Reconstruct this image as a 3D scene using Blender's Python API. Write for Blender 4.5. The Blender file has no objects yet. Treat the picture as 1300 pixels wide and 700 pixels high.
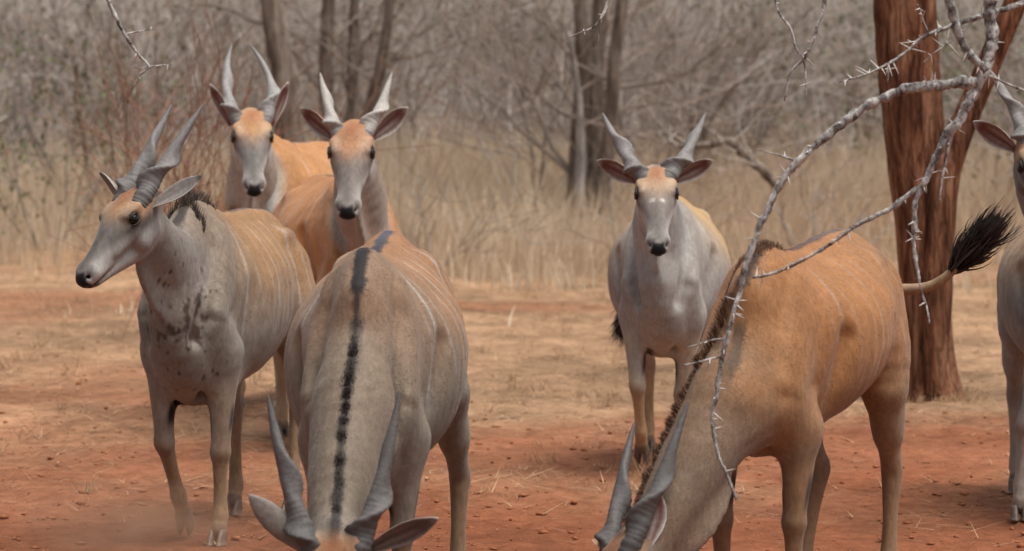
import bpy, math, random
import numpy as np
from mathutils import Vector

random.seed(7)
RNG = np.random.default_rng(11)
scene = bpy.context.scene
COL = scene.collection
R = math.radians

# ------------------------------------------------------------------ camera
CAM_H = 1.85
FPX = 4200.0                       # focal length in pixels of the 1300 px wide photograph
PITCH = math.atan(190 / FPX)
cam_d = bpy.data.cameras.new('camera')
cam_d.sensor_width = 36.0
cam_d.lens = FPX / 1300 * 36.0
cam_d.clip_start = 0.1
cam_d.clip_end = 3000
cam_d.dof.use_dof = True
cam_d.dof.focus_distance = 13.6
cam_d.dof.aperture_fstop = 3.8
cam_d.dof.aperture_blades = 7
cam = bpy.data.objects.new('camera', cam_d)
COL.objects.link(cam)
cam.location = (0, 0, CAM_H)
cam.rotation_euler = (R(90) - PITCH, 0, 0)
scene.camera = cam

# ------------------------------------------------------------------ light (bright overcast)
SUN_EL, SUN_AZ = 70.0, 125.0       # azimuth clockwise from +Y
world = bpy.data.worlds.new('World')
scene.world = world
world.use_nodes = True
wn = world.node_tree.nodes
wn.clear()
sky = wn.new('ShaderNodeTexSky')
sky.sky_type = 'NISHITA'
sky.sun_disc = False
sky.sun_elevation = R(SUN_EL)
sky.sun_rotation = R(SUN_AZ)
sky.air_density = 1.0
sky.dust_density = 2.5
sky.ozone_density = 0.6
bg = wn.new('ShaderNodeBackground')
bg.inputs['Strength'].default_value = 0.072
wo = wn.new('ShaderNodeOutputWorld')
hsv = wn.new('ShaderNodeHueSaturation')          # cloud cover greys the sky light evenly
hsv.inputs['Saturation'].default_value = 0.35
world.node_tree.links.new(sky.outputs[0], hsv.inputs['Color'])
world.node_tree.links.new(hsv.outputs[0], bg.inputs[0])
world.node_tree.links.new(bg.outputs[0], wo.inputs[0])
sun_d = bpy.data.lights.new('sun', 'SUN')
sun_d.energy = 2.9
sun_d.angle = R(42)
sun_d.color = (1.0, 0.95, 0.88)
sun = bpy.data.objects.new('sun', sun_d)
COL.objects.link(sun)
az, el = R(SUN_AZ), R(SUN_EL)
to_sun = Vector((math.sin(az) * math.cos(el), math.cos(az) * math.cos(el), math.sin(el)))
sun.rotation_euler = to_sun.to_track_quat('Z', 'Y').to_euler()
sun.location = (-6, -6, 12)
vs = scene.view_settings
vs.view_transform = 'Standard'
vs.look = 'None'
vs.exposure = 0.75
vs.gamma = 1.0
vs.use_curve_mapping = False

# ------------------------------------------------------------------ helpers
def v3(*a):
    return np.array(a, float)

def unit(a):
    a = np.asarray(a, float)
    return a / max(np.linalg.norm(a), 1e-9)

def sstep(a, b, x):
    t = np.clip((np.asarray(x, float) - a) / (b - a), 0, 1)
    return t * t * (3 - 2 * t)

CP, SP = math.cos(PITCH), math.sin(PITCH)
def ray_point(px, py, d):
    """the place d metres ahead of the lens plane that the photograph shows at px, py"""
    x = (px - 650) / FPX
    u = (350 - py) / FPX
    dy, dz = CP + u * SP, -SP + u * CP
    k = d / dy
    return v3(x * k, d, CAM_H + dz * k)

def catmull(P, n):
    P = np.asarray(P, float)
    Q = np.vstack([2 * P[0] - P[1], P, 2 * P[-1] - P[-2]])
    out = []
    for i in range(len(P) - 1):
        p0, p1, p2, p3 = Q[i:i + 4]
        for t in np.linspace(0, 1, n, endpoint=False):
            out.append(0.5 * ((2 * p1) + (-p0 + p2) * t + (2 * p0 - 5 * p1 + 4 * p2 - p3) * t * t
                              + (-p0 + 3 * p1 - 3 * p2 + p3) * t ** 3))
    out.append(P[-1])
    return np.array(out)

def hash3(ix, iy, iz, seed):
    n = (ix.astype(np.int64) * 374761393 + iy.astype(np.int64) * 668265263
         + iz.astype(np.int64) * 2147483647 + seed * 974634777) & 0xffffffff
    n = ((n ^ (n >> 13)) * 1274126177) & 0xffffffff
    n = ((n ^ (n >> 16)) * 2246822519) & 0xffffffff
    return ((n ^ (n >> 15)) & 0xffffff) / float(0xffffff)

def noise3(P, scale, seed=0):
    """value noise in -1..1"""
    Q = np.asarray(P, float) * scale
    I = np.floor(Q)
    F = Q - I
    F = F * F * (3 - 2 * F)
    I = I.astype(np.int64)
    r = 0
    for dx in (0, 1):
        for dy in (0, 1):
            for dz in (0, 1):
                w = ((F[:, 0] if dx else 1 - F[:, 0]) * (F[:, 1] if dy else 1 - F[:, 1])
                     * (F[:, 2] if dz else 1 - F[:, 2]))
                r = r + w * hash3(I[:, 0] + dx, I[:, 1] + dy, I[:, 2] + dz, seed)
    return r * 2 - 1

def fbm(P, scale, oct=3, seed=0):
    r, a = 0, 1.0
    for i in range(oct):
        r = r + a * noise3(P, scale * 2 ** i, seed + i)
        a *= 0.5
    return r

def link(name, me, mat=None, parent=None, smooth=True):
    o = bpy.data.objects.new(name, me)
    COL.objects.link(o)
    if mat is not None and not me.materials:
        me.materials.append(mat)
    if parent is not None:
        o.parent = parent
    if smooth:
        me.polygons.foreach_set('use_smooth', np.ones(len(me.polygons), bool))
    return o

def mesh_np(name, V, F, colors=None, attr='tint'):
    """V (n,3), F (m,3) or (m,4) array"""
    V = np.asarray(V, np.float32)
    F = np.asarray(F, np.int32)
    me = bpy.data.meshes.new(name)
    k = F.shape[1]
    me.vertices.add(len(V))
    me.vertices.foreach_set('co', V.ravel())
    me.loops.add(F.size)
    me.loops.foreach_set('vertex_index', F.ravel())
    me.polygons.add(len(F))
    me.polygons.foreach_set('loop_start', np.arange(0, F.size, k, dtype=np.int32))
    me.polygons.foreach_set('loop_total', np.full(len(F), k, np.int32))
    me.update(calc_edges=True)
    if colors is not None:
        a = me.color_attributes.new(attr, 'FLOAT_COLOR', 'POINT')
        c = np.ones((len(V), 4), np.float32)
        c[:, :3] = colors
        a.data.foreach_set('color', c.ravel())
    return me

def empty(name, loc=(0, 0, 0), rz=0.0):
    o = bpy.data.objects.new(name, None)
    o.empty_display_size = 0.2
    COL.objects.link(o)
    o.location = tuple(loc)
    o.rotation_euler = (0, 0, rz)
    return o

def tag(o, label=None, cat=None, group=None, kind=None):
    if label: o['label'] = label
    if cat: o['category'] = cat
    if group: o['group'] = group
    if kind: o['kind'] = kind
    return o

class Soup:
    """collects geometry for ONE mesh"""
    def __init__(self):
        self.V, self.F, self.C, self.n = [], [], [], 0
    def add(self, V, F, C=None):
        V = np.asarray(V, float)
        self.V.append(V)
        self.F.append(np.asarray(F, np.int64) + self.n)
        if C is not None:
            C = np.asarray(C, float)
            self.C.append(np.broadcast_to(C, (len(V), 3)))
        self.n += len(V)
    def tube(self, P, r, sides=5, C=None, cap=True, bump=0.0, flat=1.0):
        """quads; P (n,3), r (n,)"""
        P = np.asarray(P, float)
        r = np.broadcast_to(np.asarray(r, float), (len(P),))
        T = np.gradient(P, axis=0)
        T /= np.maximum(np.linalg.norm(T, axis=1, keepdims=True), 1e-9)
        ref = v3(0.13, 0.31, 0.94) if abs(T[0] @ v3(0.13, 0.31, 0.94)) < 0.9 else v3(1, 0, 0)
        U = np.cross(T, ref)
        U /= np.maximum(np.linalg.norm(U, axis=1, keepdims=True), 1e-9)
        W = np.cross(T, U)
        a = np.arange(sides) * 2 * math.pi / sides
        rr = r[:, None] * np.ones(sides)
        if bump:
            rr = rr * (1 + bump * RNG.normal(size=rr.shape))
        V = (P[:, None] + (rr * np.cos(a))[..., None] * U[:, None] + (rr * np.sin(a) * flat)[..., None] * W[:, None])
        n = len(P)
        i = np.arange(n - 1)[:, None] * sides
        j = np.arange(sides)[None]
        k = (j + 1) % sides
        F = np.stack([i + j, i + k, i + sides + k, i + sides + j], -1).reshape(-1, 4)
        V = V.reshape(-1, 3)
        self.add(V, F, C)
        if cap:
            for e in (0, n - 1):
                m = len(self.V) and self.n
                o = self.n - n * sides if e == 0 else self.n - sides
                c0 = self.n - n * sides if e == 0 else self.n - sides
                ring = np.arange(sides) + c0
                if sides == 4:
                    self.F.append(ring[None])
                elif sides == 3:
                    self.F.append(np.array([[ring[0], ring[1], ring[2], ring[2]]]))
                else:
                    for q in range(1, sides - 1, 2):
                        self.F.append(np.array([[ring[0], ring[q], ring[q + 1], ring[min(q + 2, sides - 1)]]]))
    def mesh(self, name, attr='tint'):
        V = np.vstack(self.V)
        F = np.vstack(self.F)
        C = np.vstack(self.C) if self.C else None
        # degenerate quads become triangles
        dg = F[:, 2] == F[:, 3]
        if dg.any():
            F = np.vstack([F[~dg], F[~dg][:0]]) if False else F
            me = bpy.data.meshes.new(name)
            faces = [tuple(f[:3]) if f[2] == f[3] else tuple(f) for f in F.tolist()]
            me.from_pydata(V.tolist(), [], faces)
            me.update()
            if C is not None:
                a = me.color_attributes.new(attr, 'FLOAT_COLOR', 'POINT')
                c = np.ones((len(V), 4), np.float32)
                c[:, :3] = C
                a.data.foreach_set('color', c.ravel())
            return me
        return mesh_np(name, V, F, C, attr)

# ------------------------------------------------------------------ materials
def mat_new(name):
    m = bpy.data.materials.new(name)
    m.use_nodes = True
    nt = m.node_tree
    b = nt.nodes['Principled BSDF']
    return m, nt, b

def N(nt, kind, **kw):
    n = nt.nodes.new(kind)
    for k, v in kw.items():
        if k in n.inputs:
            n.inputs[k].default_value = v
        else:
            setattr(n, k, v)
    return n

def mixc(nt, fac, c1, c2, blend='MIX'):
    n = nt.nodes.new('ShaderNodeMix')
    n.data_type = 'RGBA'
    n.blend_type = blend
    for sock, val in ((n.inputs[0], fac), (n.inputs[6], c1), (n.inputs[7], c2)):
        if hasattr(val, 'is_linked') or hasattr(val, 'links'):
            nt.links.new(val, sock)
        elif isinstance(val, (int, float)):
            sock.default_value = val
        else:
            sock.default_value = (*val[:3], 1)
    return n.outputs[2]

def ramp(nt, src, stops):
    n = nt.nodes.new('ShaderNodeValToRGB')
    e = n.color_ramp.elements
    while len(e) < len(stops):
        e.new(0.5)
    for i, (p, c) in enumerate(stops):
        e[i].position = p
        e[i].color = (*((c,) * 3 if isinstance(c, (int, float)) else c), 1)
    nt.links.new(src, n.inputs[0])
    return n.outputs[0]

def tex(nt, scale, detail=3, rough=0.55, stretch=None, coord='Object', dist=0.0):
    tc = nt.nodes.new('ShaderNodeTexCoord')
    src = tc.outputs[coord]
    if stretch:
        mp = nt.nodes.new('ShaderNodeMapping')
        mp.inputs['Scale'].default_value = stretch
        nt.links.new(src, mp.inputs[0])
        src = mp.outputs[0]
    n = nt.nodes.new('ShaderNodeTexNoise')
    n.inputs['Scale'].default_value = scale
    n.inputs['Detail'].default_value = detail
    n.inputs['Roughness'].default_value = rough
    n.inputs['Distortion'].default_value = dist
    nt.links.new(src, n.inputs['Vector'])
    return n.outputs['Fac']

def bump(nt, b, height, strength, dist=0.01, prev=None):
    n = nt.nodes.new('ShaderNodeBump')
    n.inputs['Strength'].default_value = strength
    n.inputs['Distance'].default_value = dist
    nt.links.new(height, n.inputs['Height'])
    if prev is not None:
        nt.links.new(prev, n.inputs['Normal'])
    nt.links.new(n.outputs[0], b.inputs['Normal'])
    return n.outputs[0]

def attr_color(nt, name):
    n = nt.nodes.new('ShaderNodeAttribute')
    n.attribute_name = name
    return n.outputs['Color']

def make_coat():
    m, nt, b = mat_new('coat')
    c = attr_color(nt, 'coat')
    fine = tex(nt, 60, 6, 0.7, (1, 1, 0.35))
    big = tex(nt, 7, 4, 0.6)
    c = mixc(nt, 1.0, c, ramp(nt, fine, [(0.25, 0.70), (0.75, 1.26)]), 'MULTIPLY')
    c = mixc(nt, 1.0, c, ramp(nt, big, [(0.3, (0.88, 0.87, 0.86)), (0.7, (1.10, 1.09, 1.08))]), 'MULTIPLY')
    nt.links.new(c, b.inputs['Base Color'])
    b.inputs['Roughness'].default_value = 0.62
    b.inputs['Specular IOR Level'].default_value = 0.14
    b.inputs['Sheen Weight'].default_value = 0.12
    b.inputs['Sheen Roughness'].default_value = 0.45
    p = bump(nt, b, tex(nt, 22, 4, 0.6, (1, 1, 0.5)), 0.35, 0.012)
    bump(nt, b, tex(nt, 240, 2, 0.6, (1, 1, 0.3)), 0.25, 0.003, p)
    return m

def make_fur():
    m, nt, b = mat_new('fur')
    nt.links.new(attr_color(nt, 'coat'), b.inputs['Base Color'])
    b.inputs['Roughness'].default_value = 0.55
    b.inputs['Specular IOR Level'].default_value = 0.18
    return m

def make_simple(name, col, rough=0.7, spec=0.3, var=0.15, scale=30, bmp=0.2, stretch=None, bd=0.004):
    m, nt, b = mat_new(name)
    f = tex(nt, scale, 4, 0.6, stretch)
    lo = tuple(x * (1 - var) for x in col)
    hi = tuple(min(1, x * (1 + var)) for x in col)
    nt.links.new(ramp(nt, f, [(0.3, lo), (0.7, hi)]), b.inputs['Base Color'])
    b.inputs['Roughness'].default_value = rough
    b.inputs['Specular IOR Level'].default_value = spec
    if bmp:
        bump(nt, b, f, bmp, bd)
    return m

def make_tint(name, rough=0.8, spec=0.2, trans=0.0, scale=20, var=0.2, bmp=0.0):
    m, nt, b = mat_new(name)
    c = attr_color(nt, 'tint')
    f = tex(nt, scale, 3, 0.6)
    c = mixc(nt, 1.0, c, ramp(nt, f, [(0.3, 1 - var), (0.7, 1 + var)]), 'MULTIPLY')
    nt.links.new(c, b.inputs['Base Color'])
    b.inputs['Roughness'].default_value = rough
    b.inputs['Specular IOR Level'].default_value = spec
    if bmp:
        bump(nt, b, f, bmp, 0.01)
    if trans:
        out = nt.nodes['Material Output']
        t = nt.nodes.new('ShaderNodeBsdfTranslucent')
        nt.links.new(c, t.inputs[0])
        mx = nt.nodes.new('ShaderNodeMixShader')
        mx.inputs[0].default_value = trans
        nt.links.new(b.outputs[0], mx.inputs[1])
        nt.links.new(t.outputs[0], mx.inputs[2])
        nt.links.new(mx.outputs[0], out.inputs[0])
    return m

def make_horn():
    m, nt, b = mat_new('horn')
    c = attr_color(nt, 'tint')
    f = tex(nt, 40, 5, 0.65)
    c = mixc(nt, 1.0, c, ramp(nt, f, [(0.25, 0.72), (0.75, 1.2)]), 'MULTIPLY')
    nt.links.new(c, b.inputs['Base Color'])
    b.inputs['Roughness'].default_value = 0.6
    b.inputs['Specular IOR Level'].default_value = 0.25
    bump(nt, b, f, 0.5, 0.008)
    return m

def make_eye():
    m, nt, b = mat_new('eye')
    b.inputs['Base Color'].default_value = (0.006, 0.004, 0.003, 1)
    b.inputs['Roughness'].default_value = 0.18
    b.inputs['Specular IOR Level'].default_value = 0.35
    return m

def make_soil():
    m, nt, b = mat_new('soil')
    c = attr_color(nt, 'tint')
    f1 = tex(nt, 1.1, 5, 0.65)
    f2 = tex(nt, 9, 5, 0.7)
    f3 = tex(nt, 70, 4, 0.7)
    c = mixc(nt, 1.0, c, ramp(nt, f1, [(0.3, (0.86, 0.84, 0.83)), (0.7, (1.14, 1.14, 1.14))]), 'MULTIPLY')
    c = mixc(nt, 1.0, c, ramp(nt, f2, [(0.25, (0.62, 0.57, 0.54)), (0.75, (1.28, 1.28, 1.28))]), 'MULTIPLY')
    c = mixc(nt, 1.0, c, ramp(nt, f3, [(0.25, 0.72), (0.75, 1.22)]), 'MULTIPLY')
    nt.links.new(c, b.inputs['Base Color'])
    b.inputs['Roughness'].default_value = 0.95
    b.inputs['Specular IOR Level'].default_value = 0.1
    p = bump(nt, b, f2, 0.6, 0.03)
    bump(nt, b, f3, 0.7, 0.012, p)
    return m

def make_bark(name, c1, c2, c3, sc=9, stretch=(1, 1, 0.12), plates=False):
    m, nt, b = mat_new(name)
    f = tex(nt, sc, 6, 0.65, stretch, dist=0.4)
    g = tex(nt, sc * 5, 4, 0.65, (1, 1, 0.3))
    h = tex(nt, 2.2, 3, 0.6)
    c = ramp(nt, f, [(0.38, c1), (0.5, c2), (0.62, c3)])
    c = mixc(nt, 1.0, c, ramp(nt, g, [(0.25, 0.7), (0.75, 1.2)]), 'MULTIPLY')
    c = mixc(nt, 1.0, c, ramp(nt, h, [(0.3, 0.8), (0.7, 1.15)]), 'MULTIPLY')
    nt.links.new(c, b.inputs['Base Color'])
    b.inputs['Roughness'].default_value = 0.9
    b.inputs['Specular IOR Level'].default_value = 0.15
    p = None
    if plates:                                   # flaking plates with dark cracks between them
        tc = nt.nodes.new('ShaderNodeTexCoord'); mp = nt.nodes.new('ShaderNodeMapping')
        mp.inputs['Scale'].default_value = (1, 1, 0.11)
        nt.links.new(tc.outputs['Object'], mp.inputs[0])
        vo = nt.nodes.new('ShaderNodeTexVoronoi'); vo.feature = 'DISTANCE_TO_EDGE'; vo.inputs['Scale'].default_value = 15
        vz = nt.nodes.new('ShaderNodeVectorMath'); vz.operation = 'ADD'
        nz = nt.nodes.new('ShaderNodeTexNoise'); nz.inputs['Scale'].default_value = 9
        sc_ = nt.nodes.new('ShaderNodeVectorMath'); sc_.operation = 'SCALE'; sc_.inputs['Scale'].default_value = .12
        nt.links.new(nz.outputs['Color'], sc_.inputs[0]); nt.links.new(mp.outputs[0], vz.inputs[0]); nt.links.new(sc_.outputs[0], vz.inputs[1])
        nt.links.new(vz.outputs[0], vo.inputs['Vector'])
        e = ramp(nt, vo.outputs['Distance'], [(0.0, 0.62), (0.16, 1.05)])
        c = mixc(nt, 1.0, c, e, 'MULTIPLY')
        nt.links.new(c, b.inputs['Base Color'])
        p = bump(nt, b, e, 0.8, 0.02)
    p = bump(nt, b, f, 0.9, 0.03, p)
    bump(nt, b, g, 0.5, 0.006, p)
    return m

M = {
    'coat': make_coat(),
    'fur': make_fur(),
    'horn': make_horn(),
    'hair': make_tint('hair', 0.6, 0.3, 0, 40, 0.25),
    'ear': make_tint('ear_skin', 0.8, 0.2, 0.0, 60, 0.18, 0.2),
    'eye': make_eye(),
    'hoof': make_simple('hoof', (0.11, 0.075, 0.058), 0.5, 0.4, 0.3, 40),
    'soil': make_soil(),
    'straw': make_tint('straw', 0.8, 0.2, 0.25, 6, 0.12),
    'clod': make_simple('clod', (0.27, 0.098, 0.047), 0.95, 0.1, 0.3, 25, 0.5),
    'bark_red': make_bark('bark_red', (0.085, 0.034, 0.019), (0.21, 0.088, 0.048), (0.33, 0.17, 0.10), 13, (1, 1, 0.16), True),
    'bark_grey': make_bark('bark_grey', (0.085, 0.062, 0.048), (0.165, 0.125, 0.10), (0.25, 0.205, 0.17), 14),
    'bark_pale': make_bark('bark_pale', (0.12, 0.10, 0.09), (0.26, 0.23, 0.21), (0.42, 0.39, 0.36), 14),
    'lichen': make_bark('lichen_bark', (0.10, 0.085, 0.078), (0.36, 0.345, 0.33), (0.62, 0.61, 0.58), 26, (1, 1, 0.8)),
    'thorn': make_simple('thorn', (0.55, 0.52, 0.48), 0.5, 0.4, 0.2, 30),
    'twig': make_tint('twig', 0.85, 0.15, 0, 3, 0.15),
    'leaf': make_tint('leaf', 0.6, 0.3, 0.3, 3, 0.2),
}
# ------------------------------------------------------------------ ground: red bare soil in front, straw litter further back
def soil_mask(x, y):
    """0 = bare red soil, 1 = covered with dry straw"""
    P = np.stack([x, y * 0.55, np.zeros_like(x)], 1)
    n = fbm(P, 0.55, 4, 40)
    edge = 19.2 + 2.2 * sstep(-1.0, -3.0, x)
    m = sstep(-2.6, 3.6, (y - edge) + 2.8 * n)
    bare = sstep(.30, .75, noise3(P * np.array([.35, 1.2, 1]), 0.5, 77)) * sstep(24, 28, y) * sstep(44, 34, y)
    return np.clip(m - .55 * bare, 0, 1)

def ground_z(x, y):
    x = np.asarray(x, float); y = np.asarray(y, float)
    P = np.stack([x.ravel(), y.ravel(), np.zeros(x.size)], 1)
    z = 0.10 * sstep(19.3, 20.8, P[:, 1]) * sstep(-.2, -1.2, P[:, 0]) + 0.05 * sstep(24, 40, P[:, 1])
    z = z + 14 * sstep(85, 260, P[:, 1]) + sstep(60, 120, P[:, 1]) * 1.5 * noise3(P, .02, 3)
    return z.reshape(x.shape)

def ground_relief(x, y):
    P = np.stack([x, y, np.zeros_like(x)], 1)
    near = sstep(60, 30, y)
    r = .022 * noise3(P, 1.1, 1) + .018 * noise3(P, 3.3, 2)
    r = r + .011 * np.maximum(noise3(P * np.array([1, .8, 1]), 9.5, 3) - .05, 0) + .010 * noise3(P, 17, 4)
    scuff = np.minimum(noise3(P * np.array([1, .7, 1]), 6.2, 8) + .25, 0)
    return (r + .03 * scuff * sstep(24, 15, y)) * near

gx = np.concatenate([-np.geomspace(420, 4.6, 46)[:-1], np.arange(-4.6, 4.61, .044), np.geomspace(4.6, 420, 46)[1:]])
gy = [-30, -8, 0, 3, 5, 7]
while gy[-1] < 48: gy.append(gy[-1] + .0031 * max(gy[-1], 9) * (1 if gy[-1] > 8.5 else 8))
while gy[-1] < 700: gy.append(gy[-1] * 1.03)
gy = np.array(gy)
X, Y = np.meshgrid(gx, gy, indexing='ij')
xf, yf = X.ravel(), Y.ravel()
zf = ground_z(xf, yf) + ground_relief(xf, yf) - .008
nx_, ny_ = len(gx), len(gy)
i = np.arange(nx_ - 1)[:, None] * ny_; j = np.arange(ny_ - 1)[None]
F = np.stack([i + j, i + ny_ + j, i + ny_ + j + 1, i + j + 1], -1).reshape(-1, 4)
mk = soil_mask(xf, yf)
RED = np.array((.215, .080, .040)); STRAWG = np.array((.315, .20, .12)); DUST = np.array((.29, .125, .070))
tint = RED * (1 - mk[:, None]) + STRAWG * mk[:, None]
dn_ = sstep(.1, .7, noise3(np.stack([xf, yf * .6, 0 * xf], 1), .8, 55))[:, None] * (1 - mk[:, None])
tint = tint * (1 - .5 * dn_) + DUST * .5 * dn_
Pm = np.stack([xf, yf * .8, 0 * xf], 1)
tint = tint * (1 + (.26 * noise3(Pm, 2.3, 71) + .22 * noise3(Pm, 6.1, 72) + .14 * noise3(Pm, .7, 73))[:, None] * (.35 + .65 * mk[:, None]))
far = sstep(70, 110, yf)[:, None]
tint = tint * (1 - far) + np.array((.19, .17, .145)) * far
me = mesh_np('ground', np.stack([xf, yf, zf], 1), F, tint)
tag(link('ground', me, M['soil']), kind='structure')

def blades(n, xy, z, h, w, lean, cols, seg=2):
    """flat tapered blades standing at xy; h height, lean (n,3) offset of the tip"""
    t = np.linspace(0, 1, seg + 1)
    a = RNG.random(n) * 2 * math.pi
    sd = np.stack([np.cos(a), np.sin(a), np.zeros(n)], 1)
    base = np.column_stack([xy, z])
    C = base[:, None] + np.array([0, 0, 1.0]) * (h[:, None] * t)[..., None] + lean[:, None] * (t ** 1.7)[None, :, None]
    ww = (w[:, None] * (1 - .85 * t))[..., None]
    V = np.stack([C - sd[:, None] * ww, C + sd[:, None] * ww], 2).reshape(-1, 3)
    k = (seg + 1) * 2
    b = np.arange(n)[:, None] * k; q = np.arange(seg)[None] * 2
    F = np.stack([b + q, b + q + 1, b + q + 3, b + q + 2], -1).reshape(-1, 4)
    return V, F, np.repeat(cols, k, axis=0)

def scatter(n, y0, y1, pw=1.0, margin=2.5):
    y = y0 + (y1 - y0) * RNG.random(n) ** pw
    x = (RNG.random(n) * 2 - 1) * (y * .158 + margin)
    return x, y

# soil clods and pebbles on the bare part
s = Soup()
x, y = scatter(5200, 9.5, 30, 1.5, 1.2)
keep = RNG.random(len(x)) > soil_mask(x, y) * .8
x, y = x[keep], y[keep]
zz = ground_z(x, y) + ground_relief(x, y) - .008
ico = np.array([(0, 0, 1), (.9, 0, .4), (.28, .85, .45), (-.72, .53, .4), (-.72, -.53, .45), (.28, -.85, .4), (0, 0, -.5)])
icf = np.array([(0, 1, 2, 2), (0, 2, 3, 3), (0, 3, 4, 4), (0, 4, 5, 5), (0, 5, 1, 1), (6, 2, 1, 1), (6, 3, 2, 2), (6, 4, 3, 3), (6, 5, 4, 4), (6, 1, 5, 5)])
nb = len(x)
sz = .006 + .016 * RNG.random(nb) ** 3
Vc = (ico[None] * (1 + .3 * RNG.normal(size=(nb, 7, 1)))) * (sz[:, None, None] * np.array([1.3, 1.0, .7]) * (1 + .25 * RNG.normal(size=(nb, 1, 3)))) + np.stack([x, y, zz], 1)[:, None]
Fc = (icf[None, :, :3] + (np.arange(nb) * 7)[:, None, None]).reshape(-1, 3)
me = mesh_np('soil_clods', Vc.reshape(-1, 3), Fc)
tag(link('soil_clods', me, M['clod']), 'crumbs and clods of red earth scattered on the bare soil', 'soil', kind='stuff')

# fallen straw lying flat
def straw_cols(n, warm=0.0):
    a = np.array((.52, .35, .20)); b = np.array((.24, .13, .075)); c = np.array((.70, .56, .38))
    k = RNG.random((n, 1)); r = RNG.random((n, 1))
    return (a * (1 - k) + b * k) * (1 - .35 * (r > .7)) + c * .35 * (r > .7)
n = 150000
x, y = scatter(n, 12.5, 50, 1.25)
d = soil_mask(x, y)
P = np.stack([x, y, 0 * x], 1)
patch = sstep(-.5, .5, noise3(P, 1.1, 60) + .5 * noise3(P, 3.7, 61))
keep = RNG.random(n) < (.03 + d * (.35 + .65 * patch))
x, y = x[keep], y[keep]; n = len(x)
L = (.05 + .16 * RNG.random(n) ** 1.5)
a = RNG.random(n) * 2 * math.pi
lean = np.stack([np.cos(a) * L, np.sin(a) * L, -.004 * np.ones(n)], 1)
V, F, C = blades(n, np.stack([x, y], 1), ground_z(x, y) + ground_relief(x, y) + .004, L * (.04 + .28 * RNG.random(n) ** 2), (.0016 + .0022 * RNG.random(n)) * (.6 + y / 30), lean, straw_cols(n), 1)
tag(link('fallen_straw', mesh_np('fallen_straw', V, F, C), M['straw'], None, False), 'dry straw litter strewn over the ground behind the herd', 'straw', kind='stuff')

# short dry tufts
n = 26000
tx, ty = scatter(1500, 16, 46, 1.0)
kd_ = RNG.random(1500) < soil_mask(tx, ty)
tx, ty = tx[kd_], ty[kd_]
ta = RNG.random(46) * 2 * math.pi; tr = .24 + .16 * RNG.random(46)          # litter caught round the foot of the big tree
tx = np.concatenate([tx, 2.85 + tr * np.cos(ta)]); ty = np.concatenate([ty, 22.5 + tr * np.sin(ta)])
k = RNG.integers(0, len(tx), n)
sp = .02 + .05 * RNG.random(len(tx))
x = tx[k] + RNG.normal(size=n) * sp[k]; y = ty[k] + RNG.normal(size=n) * sp[k]
hh = (.03 + .10 * RNG.random(len(tx)) ** 2)[k] * (.4 + .7 * RNG.random(n)) * (1 + 1.2 * sstep(34, 46, y))
lean = RNG.normal(size=(n, 3)) * hh[:, None] * np.array([.55, .55, .0])
V, F, C = blades(n, np.stack([x, y], 1), ground_z(x, y) - .004, hh, .0018 + .0018 * RNG.random(n), lean, straw_cols(n), 1)
tag(link('grass_tufts', mesh_np('grass_tufts', V, F, C), M['straw'], None, False), 'short dry grass tufts dotted over the trampled ground', 'grass', kind='stuff')

# the tall pale grass belt
n = 108000
x, y = scatter(n, 30, 74, .9, 5)
P = np.stack([x, y, 0 * x], 1)
dens = sstep(-.9, .5, 1.3 * fbm(P * np.array([1, .7, 1]), .35, 3, 90) + .085 * (y - 43))
keep = RNG.random(n) < dens
x, y = x[keep], y[keep]; n = len(x)
P = P[keep]
hh = (.45 + .95 * RNG.random(n)) * (.14 + 1.06 * sstep(34, 54, y)) * (1 + .35 * noise3(P, .35, 91))
lean = RNG.normal(size=(n, 3)) * hh[:, None] * np.array([.24, .24, 0]) + np.array([.08, 0, 0]) * hh[:, None]
g1, g2, g3 = np.array((.56, .44, .30)), np.array((.46, .32, .21)), np.array((.70, .61, .47))
k = RNG.random((n, 1)); pt = sstep(-.6, .6, noise3(P, .30, 93))[:, None]
cols = (g1 * (1 - k) + g3 * k) * (1 - .65 * (1 - pt)) + g2 * .65 * (1 - pt)
V, F, C = blades(n, np.stack([x, y], 1), ground_z(x, y) - .01, hh, .0055 + .006 * RNG.random(n), lean, cols)
tag(link('tall_grass', mesh_np('tall_grass', V, F, C), M['straw'], None, False), 'belt of tall pale dry grass in front of the bush', 'grass', kind='stuff')
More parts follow.
